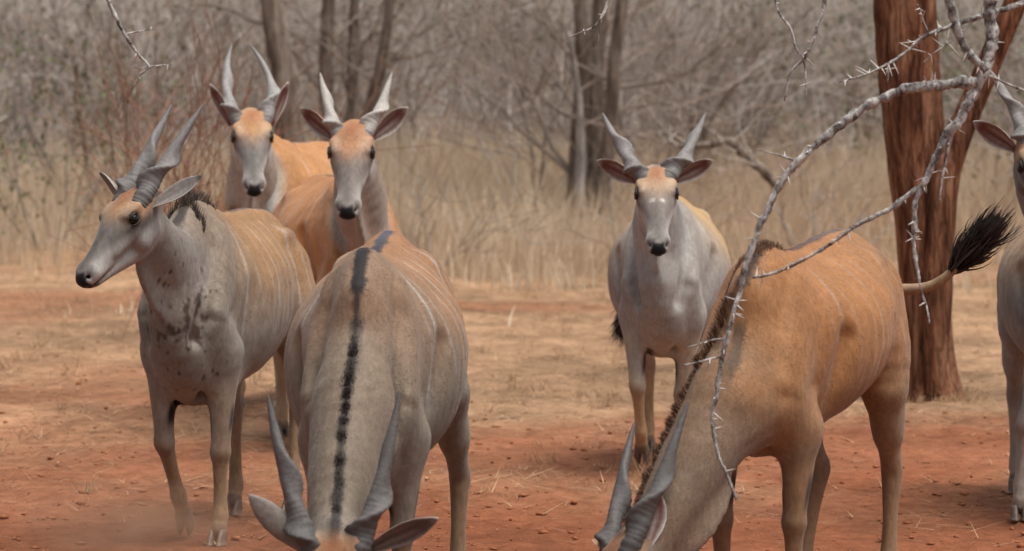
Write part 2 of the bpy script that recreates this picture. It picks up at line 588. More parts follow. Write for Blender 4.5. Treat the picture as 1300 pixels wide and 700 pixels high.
# ------------------------------------------------------------------ antelope builder (signed distance body -> surface net)
class Group:
    """a chain of elliptic tapered segments, unioned; blended into the body with radius k"""
    def __init__(self, name, k):
        self.name, self.k, self.segs = name, k, []
    def chain(self, P, side, A, B, tag=None, sub=1):
        P = np.asarray(P, float)
        n = len(P)
        A = np.broadcast_to(np.asarray(A, float), (n,))
        B = np.broadcast_to(np.asarray(B, float), (n,))
        S = np.asarray(side, float)
        if S.ndim == 1:
            S = np.broadcast_to(S, (n, 3))
        if sub > 1 and n > 2:
            P = catmull(P, sub); A = catmull(A[:, None], sub)[:, 0]; B = catmull(B[:, None], sub)[:, 0]; S = catmull(S, sub)
            n = len(P)
        for i in range(n - 1):
            d = P[i + 1] - P[i]
            L = np.linalg.norm(d)
            if L < 1e-6: continue
            T = d / L
            s = S[i] + S[i + 1]
            s = unit(s - T * (s @ T))
            b = np.cross(T, s)
            self.segs.append((P[i], d, L, T, s, b, A[i], A[i + 1], B[i], B[i + 1], i / (n - 1), (i + 1) / (n - 1), tag))
        return self
    def ball(self, c, r, tag=None):
        c = np.asarray(c, float)
        self.segs.append((c, v3(0, 0, 1e-4), 1e-4, v3(0, 0, 1), v3(1, 0, 0), v3(0, 1, 0), r, r, r, r, 0, 1, tag))
        return self
    def bbox(self, m):
        lo = np.full(3, 1e9); hi = -lo
        for s in self.segs:
            r = max(s[6:10]) + m
            for e in (s[0], s[0] + s[1]):
                lo = np.minimum(lo, e - r); hi = np.maximum(hi, e + r)
        return lo, hi

def seg_field(s, X, Y, Z):
    p, d, L, T, sd, bd, a0, a1, b0, b1, t0, t1, tg = s
    qx, qy, qz = X - p[0], Y - p[1], Z - p[2]
    t = np.clip((qx * d[0] + qy * d[1] + qz * d[2]) / (L * L), 0, 1)
    qx = qx - t * d[0]; qy = qy - t * d[1]; qz = qz - t * d[2]
    u = qx * sd[0] + qy * sd[1] + qz * sd[2]
    v = qx * bd[0] + qy * bd[1] + qz * bd[2]
    w = qx * T[0] + qy * T[1] + qz * T[2]
    a = a0 + t * (a1 - a0); b = b0 + t * (b1 - b0)
    c = np.minimum(a, b)
    ua, vb, wc = u / a, v / b, w / c
    k0 = np.sqrt(ua * ua + vb * vb + wc * wc)
    k1 = np.sqrt((ua / a) ** 2 + (vb / b) ** 2 + (wc / c) ** 2)
    return k0 * (k0 - 1) / np.maximum(k1, 1e-5), t0 + t * (t1 - t0)

def smin(a, b, k):
    h = np.maximum(k - np.abs(a - b), 0) / k
    return np.minimum(a, b) - h * h * k * 0.25

TORSO = np.array([  # x, centre z, half width, half height
    (-0.83, 1.18, 0.035, 0.06), (-0.80, 1.165, 0.10, 0.13), (-0.74, 1.145, 0.17, 0.215), (-0.62, 1.13, 0.225, 0.285),
    (-0.44, 1.11, 0.26, 0.325), (-0.22, 1.075, 0.315, 0.36), (0.02, 1.05, 0.335, 0.385), (0.20, 1.05, 0.305, 0.39),
    (0.36, 1.065, 0.235, 0.38), (0.50, 1.075, 0.17, 0.355), (0.62, 1.065, 0.13, 0.285), (0.71, 1.05, 0.09, 0.195), (0.76, 1.05, 0.05, 0.09)])

def torso_field(X, Y, Z, tilt, girth, depth=1.0):
    xs = TORSO[:, 0]
    dense = catmull(TORSO, 6)
    xx = np.clip(X, xs[0], xs[-1])
    zc = np.interp(xx, dense[:, 0], dense[:, 1]); a = np.interp(xx, dense[:, 0], dense[:, 2]) * girth
    b = np.interp(xx, dense[:, 0], dense[:, 3])
    zc = zc + (1 - depth) * b; b = b * depth
    v = Z - zc - tilt * (X + .6)
    n = 2.1 - 0.35 * sstep(0, 0.3, v)
    q = (np.abs(Y / a) ** n + np.abs(v / b) ** n) ** (1 / n)
    f = (q - 1) * np.minimum(a, b) * 0.92
    out = np.abs(X - xx)
    # faint ribs and the hollow before the hip
    rib = np.sin(X * 2 * math.pi / 0.075 + v * 3) * sstep(0.32, 0.2, np.abs(X)) * sstep(0.30, 0.12, np.abs(v))
    f = f - 0.0022 * rib
    f = f + 0.009 * np.exp(-((X + 0.36) / 0.10) ** 2 - ((v - 0.16) / 0.10) ** 2)
    return np.maximum(f, -0.5) + out

def surface_net(D, org, h):
    S = D < 0
    c = np.zeros(tuple(n - 1 for n in D.shape), np.int8)
    for dx in (0, 1):
        for dy in (0, 1):
            for dz in (0, 1):
                c += S[dx:S.shape[0] - 1 + dx, dy:S.shape[1] - 1 + dy, dz:S.shape[2] - 1 + dz]
    m = (c > 0) & (c < 8)
    I = np.argwhere(m)
    idx = np.full(m.shape, -1, np.int64)
    idx[m] = np.arange(len(I))
    acc = np.zeros((len(I), 3)); cnt = np.zeros(len(I))
    cor = [np.array(k) for k in np.ndindex(2, 2, 2)]
    def val(k):
        return D[I[:, 0] + k[0], I[:, 1] + k[1], I[:, 2] + k[2]]
    vals = {tuple(k): val(k) for k in cor}
    for k in cor:
        for ax in range(3):
            if k[ax] == 0:
                k2 = k.copy(); k2[ax] = 1
                a, b = vals[tuple(k)], vals[tuple(k2)]
                x = (a < 0) != (b < 0)
                t = np.where(x, a / np.where(x, a - b, 1), 0)
                p = np.broadcast_to(k.astype(float), (len(I), 3)).copy()
                p[:, ax] = t
                acc += p * x[:, None]; cnt += x
    V = (I + acc / cnt[:, None]) * h + org
    F = []
    for ax in range(3):
        o1, o2 = (ax + 1) % 3, (ax + 2) % 3
        sl = [slice(None)] * 3; sl2 = [slice(None)] * 3
        sl[ax] = slice(0, -1); sl2[ax] = slice(1, None)
        for o in (o1, o2):
            sl[o] = slice(1, -1); sl2[o] = slice(1, -1)
        A, B = S[tuple(sl)], S[tuple(sl2)]
        E = np.argwhere(A != B)
        flip = A[E[:, 0], E[:, 1], E[:, 2]]
        E[:, o1] += 1; E[:, o2] += 1
        def cell(d1, d2):
            q = E.copy(); q[:, o1] += d1; q[:, o2] += d2
            return idx[q[:, 0], q[:, 1], q[:, 2]]
        Q = np.stack([cell(-1, -1), cell(0, -1), cell(0, 0), cell(-1, 0)], 1)
        Q[~flip] = Q[~flip][:, ::-1]
        F.append(Q)
    F = np.vstack(F)
    F = F[(F >= 0).all(1)]
    # light smoothing
    for it, lam in ((0, 0.5), (1, -0.2), (2, 0.35)):
        s = np.zeros_like(V); n = np.zeros(len(V))
        for a, b in ((0, 1), (1, 2), (2, 3), (3, 0)):
            np.add.at(s, F[:, a], V[F[:, b]]); np.add.at(n, F[:, a], 1)
            np.add.at(s, F[:, b], V[F[:, a]]); np.add.at(n, F[:, b], 1)
        V = V + lam * (s / n[:, None] - V)
    return V, F

def horn_mesh(base, d, face, L, r0, side, curl=0.0, turns=1.5, col=(0.17, 0.16, 0.155), lyre=0.03):
    """spiral keeled horn: base point, direction d, face = the forward normal; side = +1 left horn"""
    d = unit(d)
    f = unit(face - d * (face @ d))
    s = np.cross(d, f)                          # lateral
    n, m = 110, 22
    t = np.linspace(0, 1, n)
    ctr = (base + np.outer(t * L, d) + np.outer(curl * L * t * t, s) * side
           + np.outer(lyre * L * np.sin(t * math.pi), s) * side)
    ph = side * (2 * math.pi * turns * (1 - (1 - np.minimum(t / 0.72, 1)) ** 1.5)) + 2.2
    amp = (1 - sstep(0.5, 0.85, t)) * (.10 + .90 * sstep(.06, .16, t))
    r = r0 * ((1 - t) ** 0.66 * 0.93 + 0.07 * (1 - t) + 0.02) * (.88 + .12 * sstep(0, .10, t))
    off = r0 * 0.14 * amp * (t * 6).clip(0, 1)
    ctr = ctr + (off * np.cos(ph))[:, None] * f + (off * np.sin(ph))[:, None] * s
    a = np.arange(m) * 2 * math.pi / m
    dA = (a[None] - ph[:, None] + math.pi) % (2 * math.pi) - math.pi
    keel = 0.50 * amp[:, None] * np.exp(-(np.abs(dA) / 0.42) ** 1.6) + 0.10 * amp[:, None] * np.cos(2 * dA)
    ring = 0.030 * np.sin(t * 170 + 2 * np.sin(t * 40))[:, None] * (1 - sstep(0.25, 0.6, t))[:, None]
    rr = r[:, None] * (0.93 + keel + ring)
    V = ctr[:, None] + (rr * np.cos(a))[..., None] * f + (rr * np.sin(a))[..., None] * s
    i = np.arange(n - 1)[:, None] * m; j = np.arange(m)[None]; k = (j + 1) % m
    F = np.stack([i + j, i + k, i + m + k, i + m + j], -1).reshape(-1, 4)
    C = np.array(col)[None, None] * (1 + 0.35 * np.clip(keel, 0, 1))[..., None] * (0.75 + 0.45 * sstep(0, 0.35, t) - 0.25 * sstep(.75, 1, t))[:, None, None]
    V = V.reshape(-1, 3); C = np.broadcast_to(C, (n, m, 3)).reshape(-1, 3)
    # close the tip and base with collapsed rings
    V = np.vstack([V, ctr[0], ctr[-1]]); C = np.vstack([C, C[0], C[-1]])
    nb = n * m
    capF = [[nb, (q + 1) % m, q, nb] for q in range(m)] + [[nb + 1, (n - 1) * m + q, (n - 1) * m + (q + 1) % m, nb + 1] for q in range(m)]
    s_ = Soup(); s_.add(V, F, C); s_.F.append(np.array([[x[0], x[1], x[2], x[2]] for x in capF]))
    return s_.mesh('horn')

def ear_mesh(base, d, front, L, W, outer, inner=(0.17, 0.055, 0.04), rim=(0.42, 0.40, 0.37), rimw=.85, tipdark=False):
    """cupped leaf: d = root to tip, front = where the opening looks"""
    d = unit(d); f = unit(front - d * (front @ d)); w = np.cross(d, f)
    n, m = 22, 15
    v = np.linspace(0, 1, n); u = np.linspace(-1, 1, m)
    wid = W * np.interp(v, [0, .08, .2, .4, .58, .75, .88, .96, 1], [.36, .40, .62, .93, 1.0, .84, .52, .24, .03])
    cup = 0.62 * wid * np.interp(v, [0, .3, .7, 1], [1.05, .9, .55, .2])
    V0, V1, C0, C1 = [], [], [], []
    for i in range(n):
        bend = 0.06 * L * v[i] ** 2
        for j in range(m):
            ang = u[j]
            p = base + d * (v[i] * L) + w * (wid[i] * math.sin(ang * 1.35) / math.sin(1.35)) + f * (cup[i] * (1 - math.cos(ang * 1.35)) + bend - cup[i] * 0.5)
            edge = abs(ang)
            th = 0.005 * (1 - edge ** 4)
            V0.append(p + f * th); V1.append(p - f * th)
            k = sstep(0.45, 0.85, edge) + sstep(0.82, 1, v[i])
            k = min(1, k) * rimw
            hair = 0.55 * math.exp(-((ang - 0.25) / 0.16) ** 2) + 0.4 * math.exp(-((ang + 0.35) / 0.12) ** 2)
            hair *= sstep(0.05, 0.2, v[i]) * sstep(0.85, 0.5, v[i])
            base_in = np.array(inner) * (1 - hair) + np.array(rim) * hair
            C0.append(base_in * (1 - k) + np.array(rim) * k)
            kk = .6 * sstep(0.85, 1, edge)
            if v[i] > .86 and tipdark:
                C0[-1] = C0[-1] * (1 - .8 * sstep(.86, .95, v[i])); outer_ = np.array(outer) * (1 - .8 * sstep(.86, .95, v[i]))
            else:
                outer_ = np.array(outer)
            C1.append(outer_ * (1 - kk) + np.array(rim) * kk)
    N0 = n * m
    F = []
    for i in range(n - 1):
        for j in range(m - 1):
            a, b, c, e = i * m + j, i * m + j + 1, (i + 1) * m + j + 1, (i + 1) * m + j
            F.append((a, b, c, e)); F.append((N0 + e, N0 + c, N0 + b, N0 + a))
        for j, fl in ((0, 1), (m - 1, 0)):
            a, e = i * m + j, (i + 1) * m + j
            q = (a, e, N0 + e, N0 + a)
            F.append(q if fl else q[::-1])
    for j in range(m - 1):
        a, b = (n - 1) * m + j, (n - 1) * m + j + 1
        F.append((a, b, N0 + b, N0 + a))
    return mesh_np('ear', V0 + V1, F, np.array(C0 + C1))

def hoof_mesh(p, fwd, col=None):
    """cloven hoof, p = coronet centre, fwd = toe direction"""
    s = Soup()
    f = unit([fwd[0], fwd[1], fwd[2]]); side = unit(np.cross(v3(0, 0, 1), f)); dn = np.cross(side, f) * -1
    dn = unit(-np.cross(f, side)); 
    for sg in (-1, 1):
        rings = []
        for k, (z, fw, a, b) in enumerate([(0.012, 0, .020, .036), (-0.01, 0.008, .0235, .043), (-0.04, 0.022, .026, .052), (-0.062, 0.03, .026, .055)]):
            a_ = np.arange(10) * 2 * math.pi / 10
            ca, sa = np.cos(a_), np.sin(a_)
            lat = sg * 0.0225 + a * sa * np.where(sa * sg < 0, 0.72, 1)
            lon = fw + b * ca * np.where(ca > 0, 1.25 - 0.35 * np.abs(sa), 0.8)
            rings.append(p + np.outer(lon, f) + np.outer(lat, side) + dn * (-z))
        V = np.vstack(rings)
        F = []
        for k in range(3):
            for j in range(10):
                F.append((k * 10 + j, k * 10 + (j + 1) % 10, (k + 1) * 10 + (j + 1) % 10, (k + 1) * 10 + j))
        F = [f_[::-1] for f_ in F]
        for b0 in (0, 30):
            for q in (1, 3, 5, 7):
                F.append((b0, b0 + q, b0 + q + 1, b0 + q + 2))
        s.add(V, F)
    return s.mesh('hoof')

def strands_mesh(roots, dirs, lens, wid, cols, bend=None, segs=3):
    """tapered three sided hairs"""
    n = len(roots)
    t = np.linspace(0, 1, segs + 1)
    side = np.cross(dirs, RNG.normal(size=(n, 3))); side /= np.linalg.norm(side, axis=1, keepdims=True)
    bend = np.zeros((n, 3)) if bend is None else bend
    C = roots[:, None] + dirs[:, None] * (t[None, :, None] * lens[:, None, None]) + bend[:, None] * (t ** 2)[None, :, None] * lens[:, None, None]
    w = (wid[:, None] * (1 - t[None] * 0.88))[..., None]
    Vl = C - side[:, None] * w; Vr = C + side[:, None] * w
    V = np.stack([Vl, Vr], 2).reshape(-1, 3)
    k = (segs + 1) * 2
    b = np.arange(n)[:, None] * k
    q = np.arange(segs)[None] * 2
    F = np.stack([b + q, b + q + 1, b + q + 3, b + q + 2], -1).reshape(-1, 4)
    cc = np.repeat(cols, k, axis=0)
    return mesh_np('hair', V, F, cc)

def rotz(a):
    c, s = math.cos(a), math.sin(a)
    return np.array([[c, -s, 0], [s, c, 0], [0, 0, 1.0]])

def mix(a, b, w):
    w = np.asarray(w, float)
    if w.ndim == 1: w = w[:, None]
    return np.asarray(a, float) * (1 - w) + np.asarray(b, float) * w

FORE = dict(S=(.61, .125, 1.01), E=(.475, .150, .85), K=(.485, .135, .405), T=(.475, .13, .125), C=(.50, .13, .055))
HIND = dict(H=(-.55, .125, 1.20), A=(-.545, .165, 1.00), G=(-.535, .185, .84), K=(-.715, .17, .485), T=(-.69, .165, .13), C=(-.665, .165, .055))

def build_eland(spec):
    sc = spec.get('scale', 1.0); yaw = spec['yaw']; loc = np.array([*spec['loc'], spec.get('z', 0.0)])
    tilt = spec.get('tilt', 0.0); girth = spec.get('girth', 1.0)
    Rw = rotz(yaw)
    def to_local(w): return (Rw.T @ (np.asarray(w, float) - loc)) / sc
    def dir_local(w): return unit(Rw.T @ np.asarray(w, float))
    def up(p, amt=1.0):                                  # follow the tilt of the trunk
        p = np.array(p, float); p[2] += tilt * (p[0] + .6) * amt; return p
    groups = []
    # head frame
    O = to_local(spec['poll']); ht = dir_local(spec['nose_dir']); hu0 = dir_local(spec.get('head_up', (0, 0, 1)))
    hu = unit(hu0 - ht * (hu0 @ ht)); hs = np.cross(hu, ht)
    hk = spec.get('head_scale', 1.0)
    def H(t, s, u): return O + hk * (t * ht + s * hs + u * hu)
    # neck
    N0 = up((.40, 0, 1.13)); 
    c1 = N0 + np.array(spec['neck1']); c2 = H(0.0, 0, -0.03) + dir_local(spec['neck2']) * spec.get('neck2len', .22)
    tt = np.linspace(0, 1, 13)[:, None]; E = H(0.03, 0, -0.015)
    NP = (1 - tt) ** 3 * N0 + 3 * tt * (1 - tt) ** 2 * c1 + 3 * tt ** 2 * (1 - tt) * c2 + tt ** 3 * E
    tq = tt[:, 0]
    nside = mix(v3(0, 1, 0)[None], hs[None], sstep(0.1, 0.95, tq)); nside /= np.linalg.norm(nside, axis=1, keepdims=True)
    ph_ = R(spec.get('neck_roll', 0)) * np.sin(math.pi * np.clip(tq, 0, 1)) ** .7
    bd0 = np.array([unit(np.cross(unit(x), s_)) for x, s_ in zip(np.gradient(NP, axis=0), nside)])
    nside = nside * np.cos(ph_)[:, None] + bd0 * np.sin(ph_)[:, None]
    nw = spec.get('neck_w', 1.0)
    NA = np.interp(tq, [0, .3, .6, .85, 1], [.155, .145, .13, .105, .085]) * nw
    NB = np.interp(tq, [0, .3, .6, .85, 1], [.28, .22, .16, .122, .10]) * spec.get('neck_b', 1.0)
    neck = Group('neck', spec.get('neck_k', .06)).chain(NP, nside, NA, NB, 'neck')
    groups.append(neck)
    # withers hump, brisket, spine ridge, hips
    g = Group('trunk', .12)
    g.chain([up((.62, 0, 1.36)), up((.46, 0, 1.42)), up((.28, 0, 1.385))], v3(0, 1, 0), [.05, .06, .045], [.07, .085, .06], 'hump', 3)
    dz_ = (1 - spec.get('depth', 1.0)) * .75
    g.chain([up((.30, 0, .72 + dz_)), up((.52, 0, .77 + dz_)), up((.70, 0, .90 + dz_ * .5)), up((.76, 0, 1.02))], v3(0, 1, 0), [.13, .125, .115, .09], [.10, .125, .11, .09], 'brisket', 3)
    groups.append(g)
    g = Group('bones', .08)
    for s in (-1, 1):
        g.chain([up((-.43, s * .155, 1.335)), up((-.50, s * .15, 1.33))], v3(1, 0, 0), .026, .022, 'hipbone')
        g.chain([up((-.75, s * .09, 1.22)), up((-.71, s * .13, 1.19))], v3(1, 0, 0), .045, .045, 'pinbone')
    g.chain([up((-.74, 0, 1.33)), up((-.60, 0, 1.395)), up((-.40, 0, 1.42)), up((-.1, 0, 1.415)), up((.2, 0, 1.425))], v3(0, 1, 0), .03, .025, 'spine', 3)
    groups.append(g)
    # shoulders and legs
    feet = {}
    legs = {}
    for code, s in (('FL', 1), ('FR', -1)):
        o = spec.get('legs', {}).get(code, {})
        J = {k: np.array(o.get(k, (v[0], v[1] * s, v[2])), float) for k, v in FORE.items()}
        for k in o:
            if k in ('S', 'E'): J[k][1] = abs(J[k][1]) * s
        sh = Group('shoulder', .065)
        sh.chain([up((.38, s * .11, 1.37)), up((.48, s * .145, 1.20)), up(J['S'] + [.0, s * .015, 0])], v3(0, 1, 0), [.025, .042, .066], [.07, .10, .115], 'scapula', 3)
        sh.chain([up(J['S']), up(J['E'])], v3(0, 1, 0), [.076, .074], [.115, .12], 'arm')
        groups.append(sh)
        e, k, t, c = up(J['E']), J['K'], J['T'], J['C']
        pts = [e, mix(e, k, .38), mix(e, k, .72), k + (e - k) * .10, k, mix(k, t, .16), mix(k, t, .5), mix(k, t, .82), t, mix(t, c, .5), c]
        lg = Group('leg', .05).chain(pts, v3(0, 1, 0), [.075, .062, .048, .044, .048, .037, .030, .031, .037, .033, .038],
                                     [.10, .078, .057, .050, .052, .041, .034, .036, .046, .037, .044], code, 3)
        groups.append(lg); legs[code] = (e, k, t, c); feet[code] = (t, c)
    for code, s in (('HL', 1), ('HR', -1)):
        o = spec.get('legs', {}).get(code, {})
        J = {k: np.array(o.get(k, (v[0], v[1] * s, v[2])), float) for k, v in HIND.items()}
        th = Group('thigh', .07)
        th.chain([up(J['H']), up(J['A']), up(J['G'])], v3(0, 1, 0), [.10, .115, .085], [.17, .20, .145], 'thigh', 3)
        th.chain([up((-.70, s * .12, 1.08)), up((-.66, s * .15, .90)), mix(up(J['G']), J['K'], .55)], v3(0, 1, 0), [.09, .075, .05], [.10, .09, .05], 'ham', 3)
        groups.append(th)
        g_, k, t, c = up(J['G']), J['K'], J['T'], J['C']
        pts = [g_, mix(g_, k, .35), mix(g_, k, .70), mix(g_, k, .9), k, mix(k, t, .18), mix(k, t, .5), mix(k, t, .82), t, mix(t, c, .5), c]
        lg = Group('leg', .05).chain(pts, v3(0, 1, 0), [.075, .062, .046, .042, .044, .037, .030, .031, .037, .033, .038],
                                     [.125, .092, .062, .055, .056, .046, .037, .037, .046, .037, .044], code, 3)
        back = unit(np.cross(v3(0, 1, 0), t - k)); back = back if back[0] < 0 else -back
        lg.chain([k + back * .048 + unit(k - t) * .035, k + back * .03 - unit(k - t) * .05], v3(0, 1, 0), .022, .022, code)
        lg.chain([k + back * .045 + unit(k - t) * .04, mix(g_, k, .5) + back * .05], v3(0, 1, 0), [.018, .022], [.016, .02], code)
        groups.append(lg); legs[code] = (g_, k, t, c); feet[code] = (t, c)
    # head
    hd = Group('head', .05)
    hp = [(-.02, .015, .070, .070), (.04, .020, .098, .084), (.10, .020, .106, .084), (.16, .012, .099, .082), (.22, .000, .077, .075),
          (.30, -.017, .058, .066), (.37, -.030, .055, .061), (.42, -.036, .060, .057), (.452, -.040, .053, .049)]
    hd.chain([H(t, 0, u) for t, u, a, b in hp], hs, [hk * x[2] for x in hp], [hk * x[3] for x in hp], 'face', 3)
    groups.append(hd)
    jw = Group('jaw', .03)
    jw.chain([H(.05, 0, -.090), H(.12, 0, -.112), H(.21, 0, -.106), H(.30, 0, -.094), H(.38, 0, -.084), H(.425, 0, -.078)], hs,
             [hk * x for x in (.056, .062, .050, .043, .040, .034)], [hk * x for x in (.062, .070, .056, .042, .032, .025)], 'jaw', 2)
    for s in (-1, 1):
        jw.chain([H(.06, s * .038, -.075), H(.14, s * .044, -.080)], hs, hk * .050, hk * .062, 'cheek')
        jw.chain([H(.085, s * .088, .074), H(.160, s * .080, .072)], hs, hk * .018, hk * .013, 'brow')
        jw.chain([H(.03, s * .064, .070), H(.0, s * .07, .072)], hs, hk * .027, hk * .027, 'hornboss')
        jw.ball(H(.425, s * .028, -.026), hk * .028, 'nostril')
        jw.chain([H(.17, s * .066, -.02), H(.28, s * .048, -.035)], hs, hk * .016, hk * .014, 'cheekbone')
    jw.chain([H(.39, 0, -.064), H(.445, 0, -.066)], hs, [hk * .044, hk * .036], [hk * .022, hk * .017], 'lip')
    groups.append(jw)
    # dewlap: a thin fold below the neck, falling with gravity
    dw = Group('dewlap', .05)
    bdir = np.array([unit(np.cross(unit(x), s)) for x, s in zip(np.gradient(NP, axis=0), nside)])
    i0, i1 = spec.get('dewlap', (3, 10))
    dl = spec.get('dewlap_len', .06)
    dp = [NP[i] - bdir[i] * NB[i] * .92 + v3(0, 0, -dl * .5) for i in range(i0, i1 + 1)]
    dn = len(dp)
    prof = np.sin(np.linspace(.25, math.pi - .25, dn))
    dw.chain(dp, nside[i0:i1 + 1], .014 + .010 * prof, .025 + dl * prof, 'dewlap')
    groups.append(dw)
    grooves = []
    for s in (-1, 1):
        if spec.get('groove', True): grooves.append(Group('groove', .07).chain([up((.56, s * .155, 1.32)), up((.66, s * .150, 1.14)), up((.735, s * .105, .93))], v3(0, 1, 0), .020, .024, sub=3))
        grooves.append(Group('groove', .06).chain([up((.27, s * .275, 1.16)), up((.33, s * .235, .98)), up((.37, s * .19, .80))], v3(0, 1, 0), .026, .030, sub=3))
        grooves.append(Group('groove', .06).chain([up((-.30, s * .305, 1.12)), up((-.28, s * .315, .98)), up((-.31, s * .27, .80))], v3(0, 1, 0), .005, .02, sub=3))
        grooves.append(Group('groove', .05).chain([up((.60, s * .05, .93)), up((.60, s * .055, .80)), up((.52, s * .06, .66))], v3(0, 1, 0), .012, .03, sub=3))
    mouth = [Group('mouth', .012).chain([H(.31, s * .050, -.078), H(.38, s * .049, -.073), H(.44, s * .040, -.070), H(.475, s * .012, -.068)], hu, .0045, .012, sub=3) for s in (-1, 1)]
    cut = []
    for s in (-1, 1):
        cut.append((H(.143, s * .106, .047), hk * .022))
        cut.append((H(.462, s * .032, -.026), hk * .012))

    # ---- sample the field
    h = spec.get('res', .013)
    lo = np.array([-.90, -.40, -.02]); hi = np.array([.85, .40, 1.55])
    for g in groups:
        a, b = g.bbox(.05); lo = np.minimum(lo, a); hi = np.maximum(hi, b)
    n = np.ceil((hi - lo) / h).astype(int) + 2
    ax = [(lo[i] + h * np.arange(n[i])).astype(np.float32) for i in range(3)]
    D = np.full(tuple(n), 1.0, np.float32)
    def sub(lo_, hi_):
        sl = []
        for i in range(3):
            a = max(0, int((lo_[i] - lo[i]) / h)); b = min(n[i], int((hi_[i] - lo[i]) / h) + 2)
            sl.append(slice(a, b))
        return tuple(sl), (ax[0][sl[0]][:, None, None], ax[1][sl[1]][None, :, None], ax[2][sl[2]][None, None, :])
    sl, XYZ = sub(np.array([-.95, -.45, .45]), np.array([.92, .45, 1.65]))
    D[sl] = torso_field(*XYZ, tilt, girth, spec.get('depth', 1.0)).astype(np.float32)
    for g in groups:
        a, b = g.bbox(g.k + .04)
        sl, XYZ = sub(a, b)
        G = np.full(D[sl].shape, 1.0, np.float32)
        o = [s.start for s in sl]
        for s in g.segs:
            r = max(s[6:10]) + g.k + .03
            e0, e1 = s[0], s[0] + s[1]
            s2, xyz = sub(np.minimum(e0, e1) - r, np.maximum(e0, e1) + r)
            s3 = tuple(slice(max(0, q.start - w), max(0, q.stop - w)) for q, w in zip(s2, o))
            f, _ = seg_field(s, *[x.astype(np.float32) for x in xyz])
            tgt = G[s3]
            f = f[:tgt.shape[0], :tgt.shape[1], :tgt.shape[2]]
            G[s3] = np.minimum(tgt, f)
        D[sl] = smin(D[sl], G, g.k)
    for g in grooves + mouth:
        a, b = g.bbox(g.k + .04)
        sl, XYZ = sub(a, b)
        G = np.full(D[sl].shape, 1.0, np.float32)
        for s in g.segs:
            G = np.minimum(G, seg_field(s, *XYZ)[0])
        D[sl] = -smin(-D[sl], G, g.k)
    for c, r in cut:
        sl, XYZ = sub(c - r - .03, c + r + .03)
        f = np.sqrt((XYZ[0] - c[0]) ** 2 + (XYZ[1] - c[1]) ** 2 + (XYZ[2] - c[2]) ** 2) - r
        D[sl] = -smin(-D[sl], f, .012)
    V, F = surface_net(D, lo, h)

    # ---- folds and muscle relief, pushed along the normals
    def normals():
        a = V[F[:, 2]] - V[F[:, 0]]; b = V[F[:, 3]] - V[F[:, 1]]
        fn = np.cross(a, b)
        o = np.zeros_like(V)
        for q in range(4): np.add.at(o, F[:, q], fn)
        return o / np.maximum(np.linalg.norm(o, axis=1, keepdims=True), 1e-12)
    # ---- coat colours
    def group_eval(g):
        best = np.full(len(V), 9.0); par = np.zeros(len(V))
        for s in g.segs:
            r = max(s[6:10]) + .12
            e0, e1 = s[0], s[0] + s[1]
            ok = ((V > np.minimum(e0, e1) - r) & (V < np.maximum(e0, e1) + r)).all(1)
            if not ok.any(): continue
            f, t = seg_field(s, V[ok, 0], V[ok, 1], V[ok, 2])
            b = best[ok]; p = par[ok]
            better = f < b
            b[better] = f[better]; p[better] = t[better] if np.ndim(t) else t
            best[ok] = b; par[ok] = p
        return best, par
    K = spec['coat']
    x, y = V[:, 0], V[:, 1]; z = V[:, 2] - tilt * (V[:, 0] + .6) * sstep(.5, .9, V[:, 2])
    nz1 = fbm(V, 6, 3, 3); nz2 = noise3(V, 26, 9)
    tan, grey, pale, dark = (np.array(K[k]) for k in ('tan', 'grey', 'pale', 'dark'))
    white = np.array((.52, .50, .47))
    front = K.get('front', .35)
    w = sstep(K.get('z0', .78), K.get('z1', 1.28), z + .05 * nz1) * (1 - K.get('front_grey', .7) * sstep(front - .25, front + .25, x + .04 * nz1))
    C = mix(grey, tan, np.clip(w * K.get('tanness', 1), 0, 1))
    C = mix(C, np.array(K.get('rump', tan)), sstep(-.1, -.6, x) * sstep(.85, 1.15, z) * .6)
    C = mix(C, pale, sstep(.80, .66, z) * .6 * sstep(.05, .25, z - .35))
    # thin pale flank stripes
    st = K.get('stripes', .4)
    for i, xi in enumerate(np.linspace(-.50, .36, 11)):
        wob = .025 * np.sin(z * 5 + i * 1.7) + .05 * (1.2 - z) * (1 if i % 2 else .6)
        m = np.exp(-((x - xi - wob) / .0088) ** 2) * sstep(.80 + .1 * (i % 3), 1.05, z) * sstep(1.46, 1.36, z) * sstep(.03, .09, abs(y))
        C = mix(C, white, m * st * (.6 + .4 * np.sin(i * 2.3)))
    # dorsal stripe
    wd = .016 + .008 * nz2
    nrm = normals()
    m = sstep(wd + .014, wd, abs(y)) * sstep(1.0, 1.12, z) * sstep(.15, .5, nrm[:, 2])
    dorsal = mix(np.array((.10, .10, .12))[None], dark[None], sstep(-.4, .3, x))
    C = mix(C, dorsal, m * K.get('dorsal', .8) * sstep(.95, .80, x))
    C = mix(C, np.array((.15, .14, .14)), np.exp(-((x + .47) / .035) ** 2 - ((abs(y) - .20) / .04) ** 2 - ((z - 1.36) / .04) ** 2) * .5)
    # neck
    nd, nt_ = group_eval(neck)
    dwd, _ = group_eval(dw)
    nd = np.where(dwd < nd, np.minimum(nd, dwd), nd)
    wn_ = sstep(.05, -.02, nd) * sstep(.06, .30, nt_)
    NPd = NP[np.clip((nt_ * 12).round().astype(int), 0, 12)]; bd = bdir[np.clip((nt_ * 12).round().astype(int), 0, 12)]
    sdn = nside[np.clip((nt_ * 12).round().astype(int), 0, 12)]
    rel = V - NPd
    lat = (rel * sdn).sum(1); dor = (rel * bd).sum(1)
    ncol = mix(np.array(K['neck']), np.array(K.get('neck_under', K['neck'])), sstep(.02, -.14, dor))
    C = mix(C, ncol, wn_)
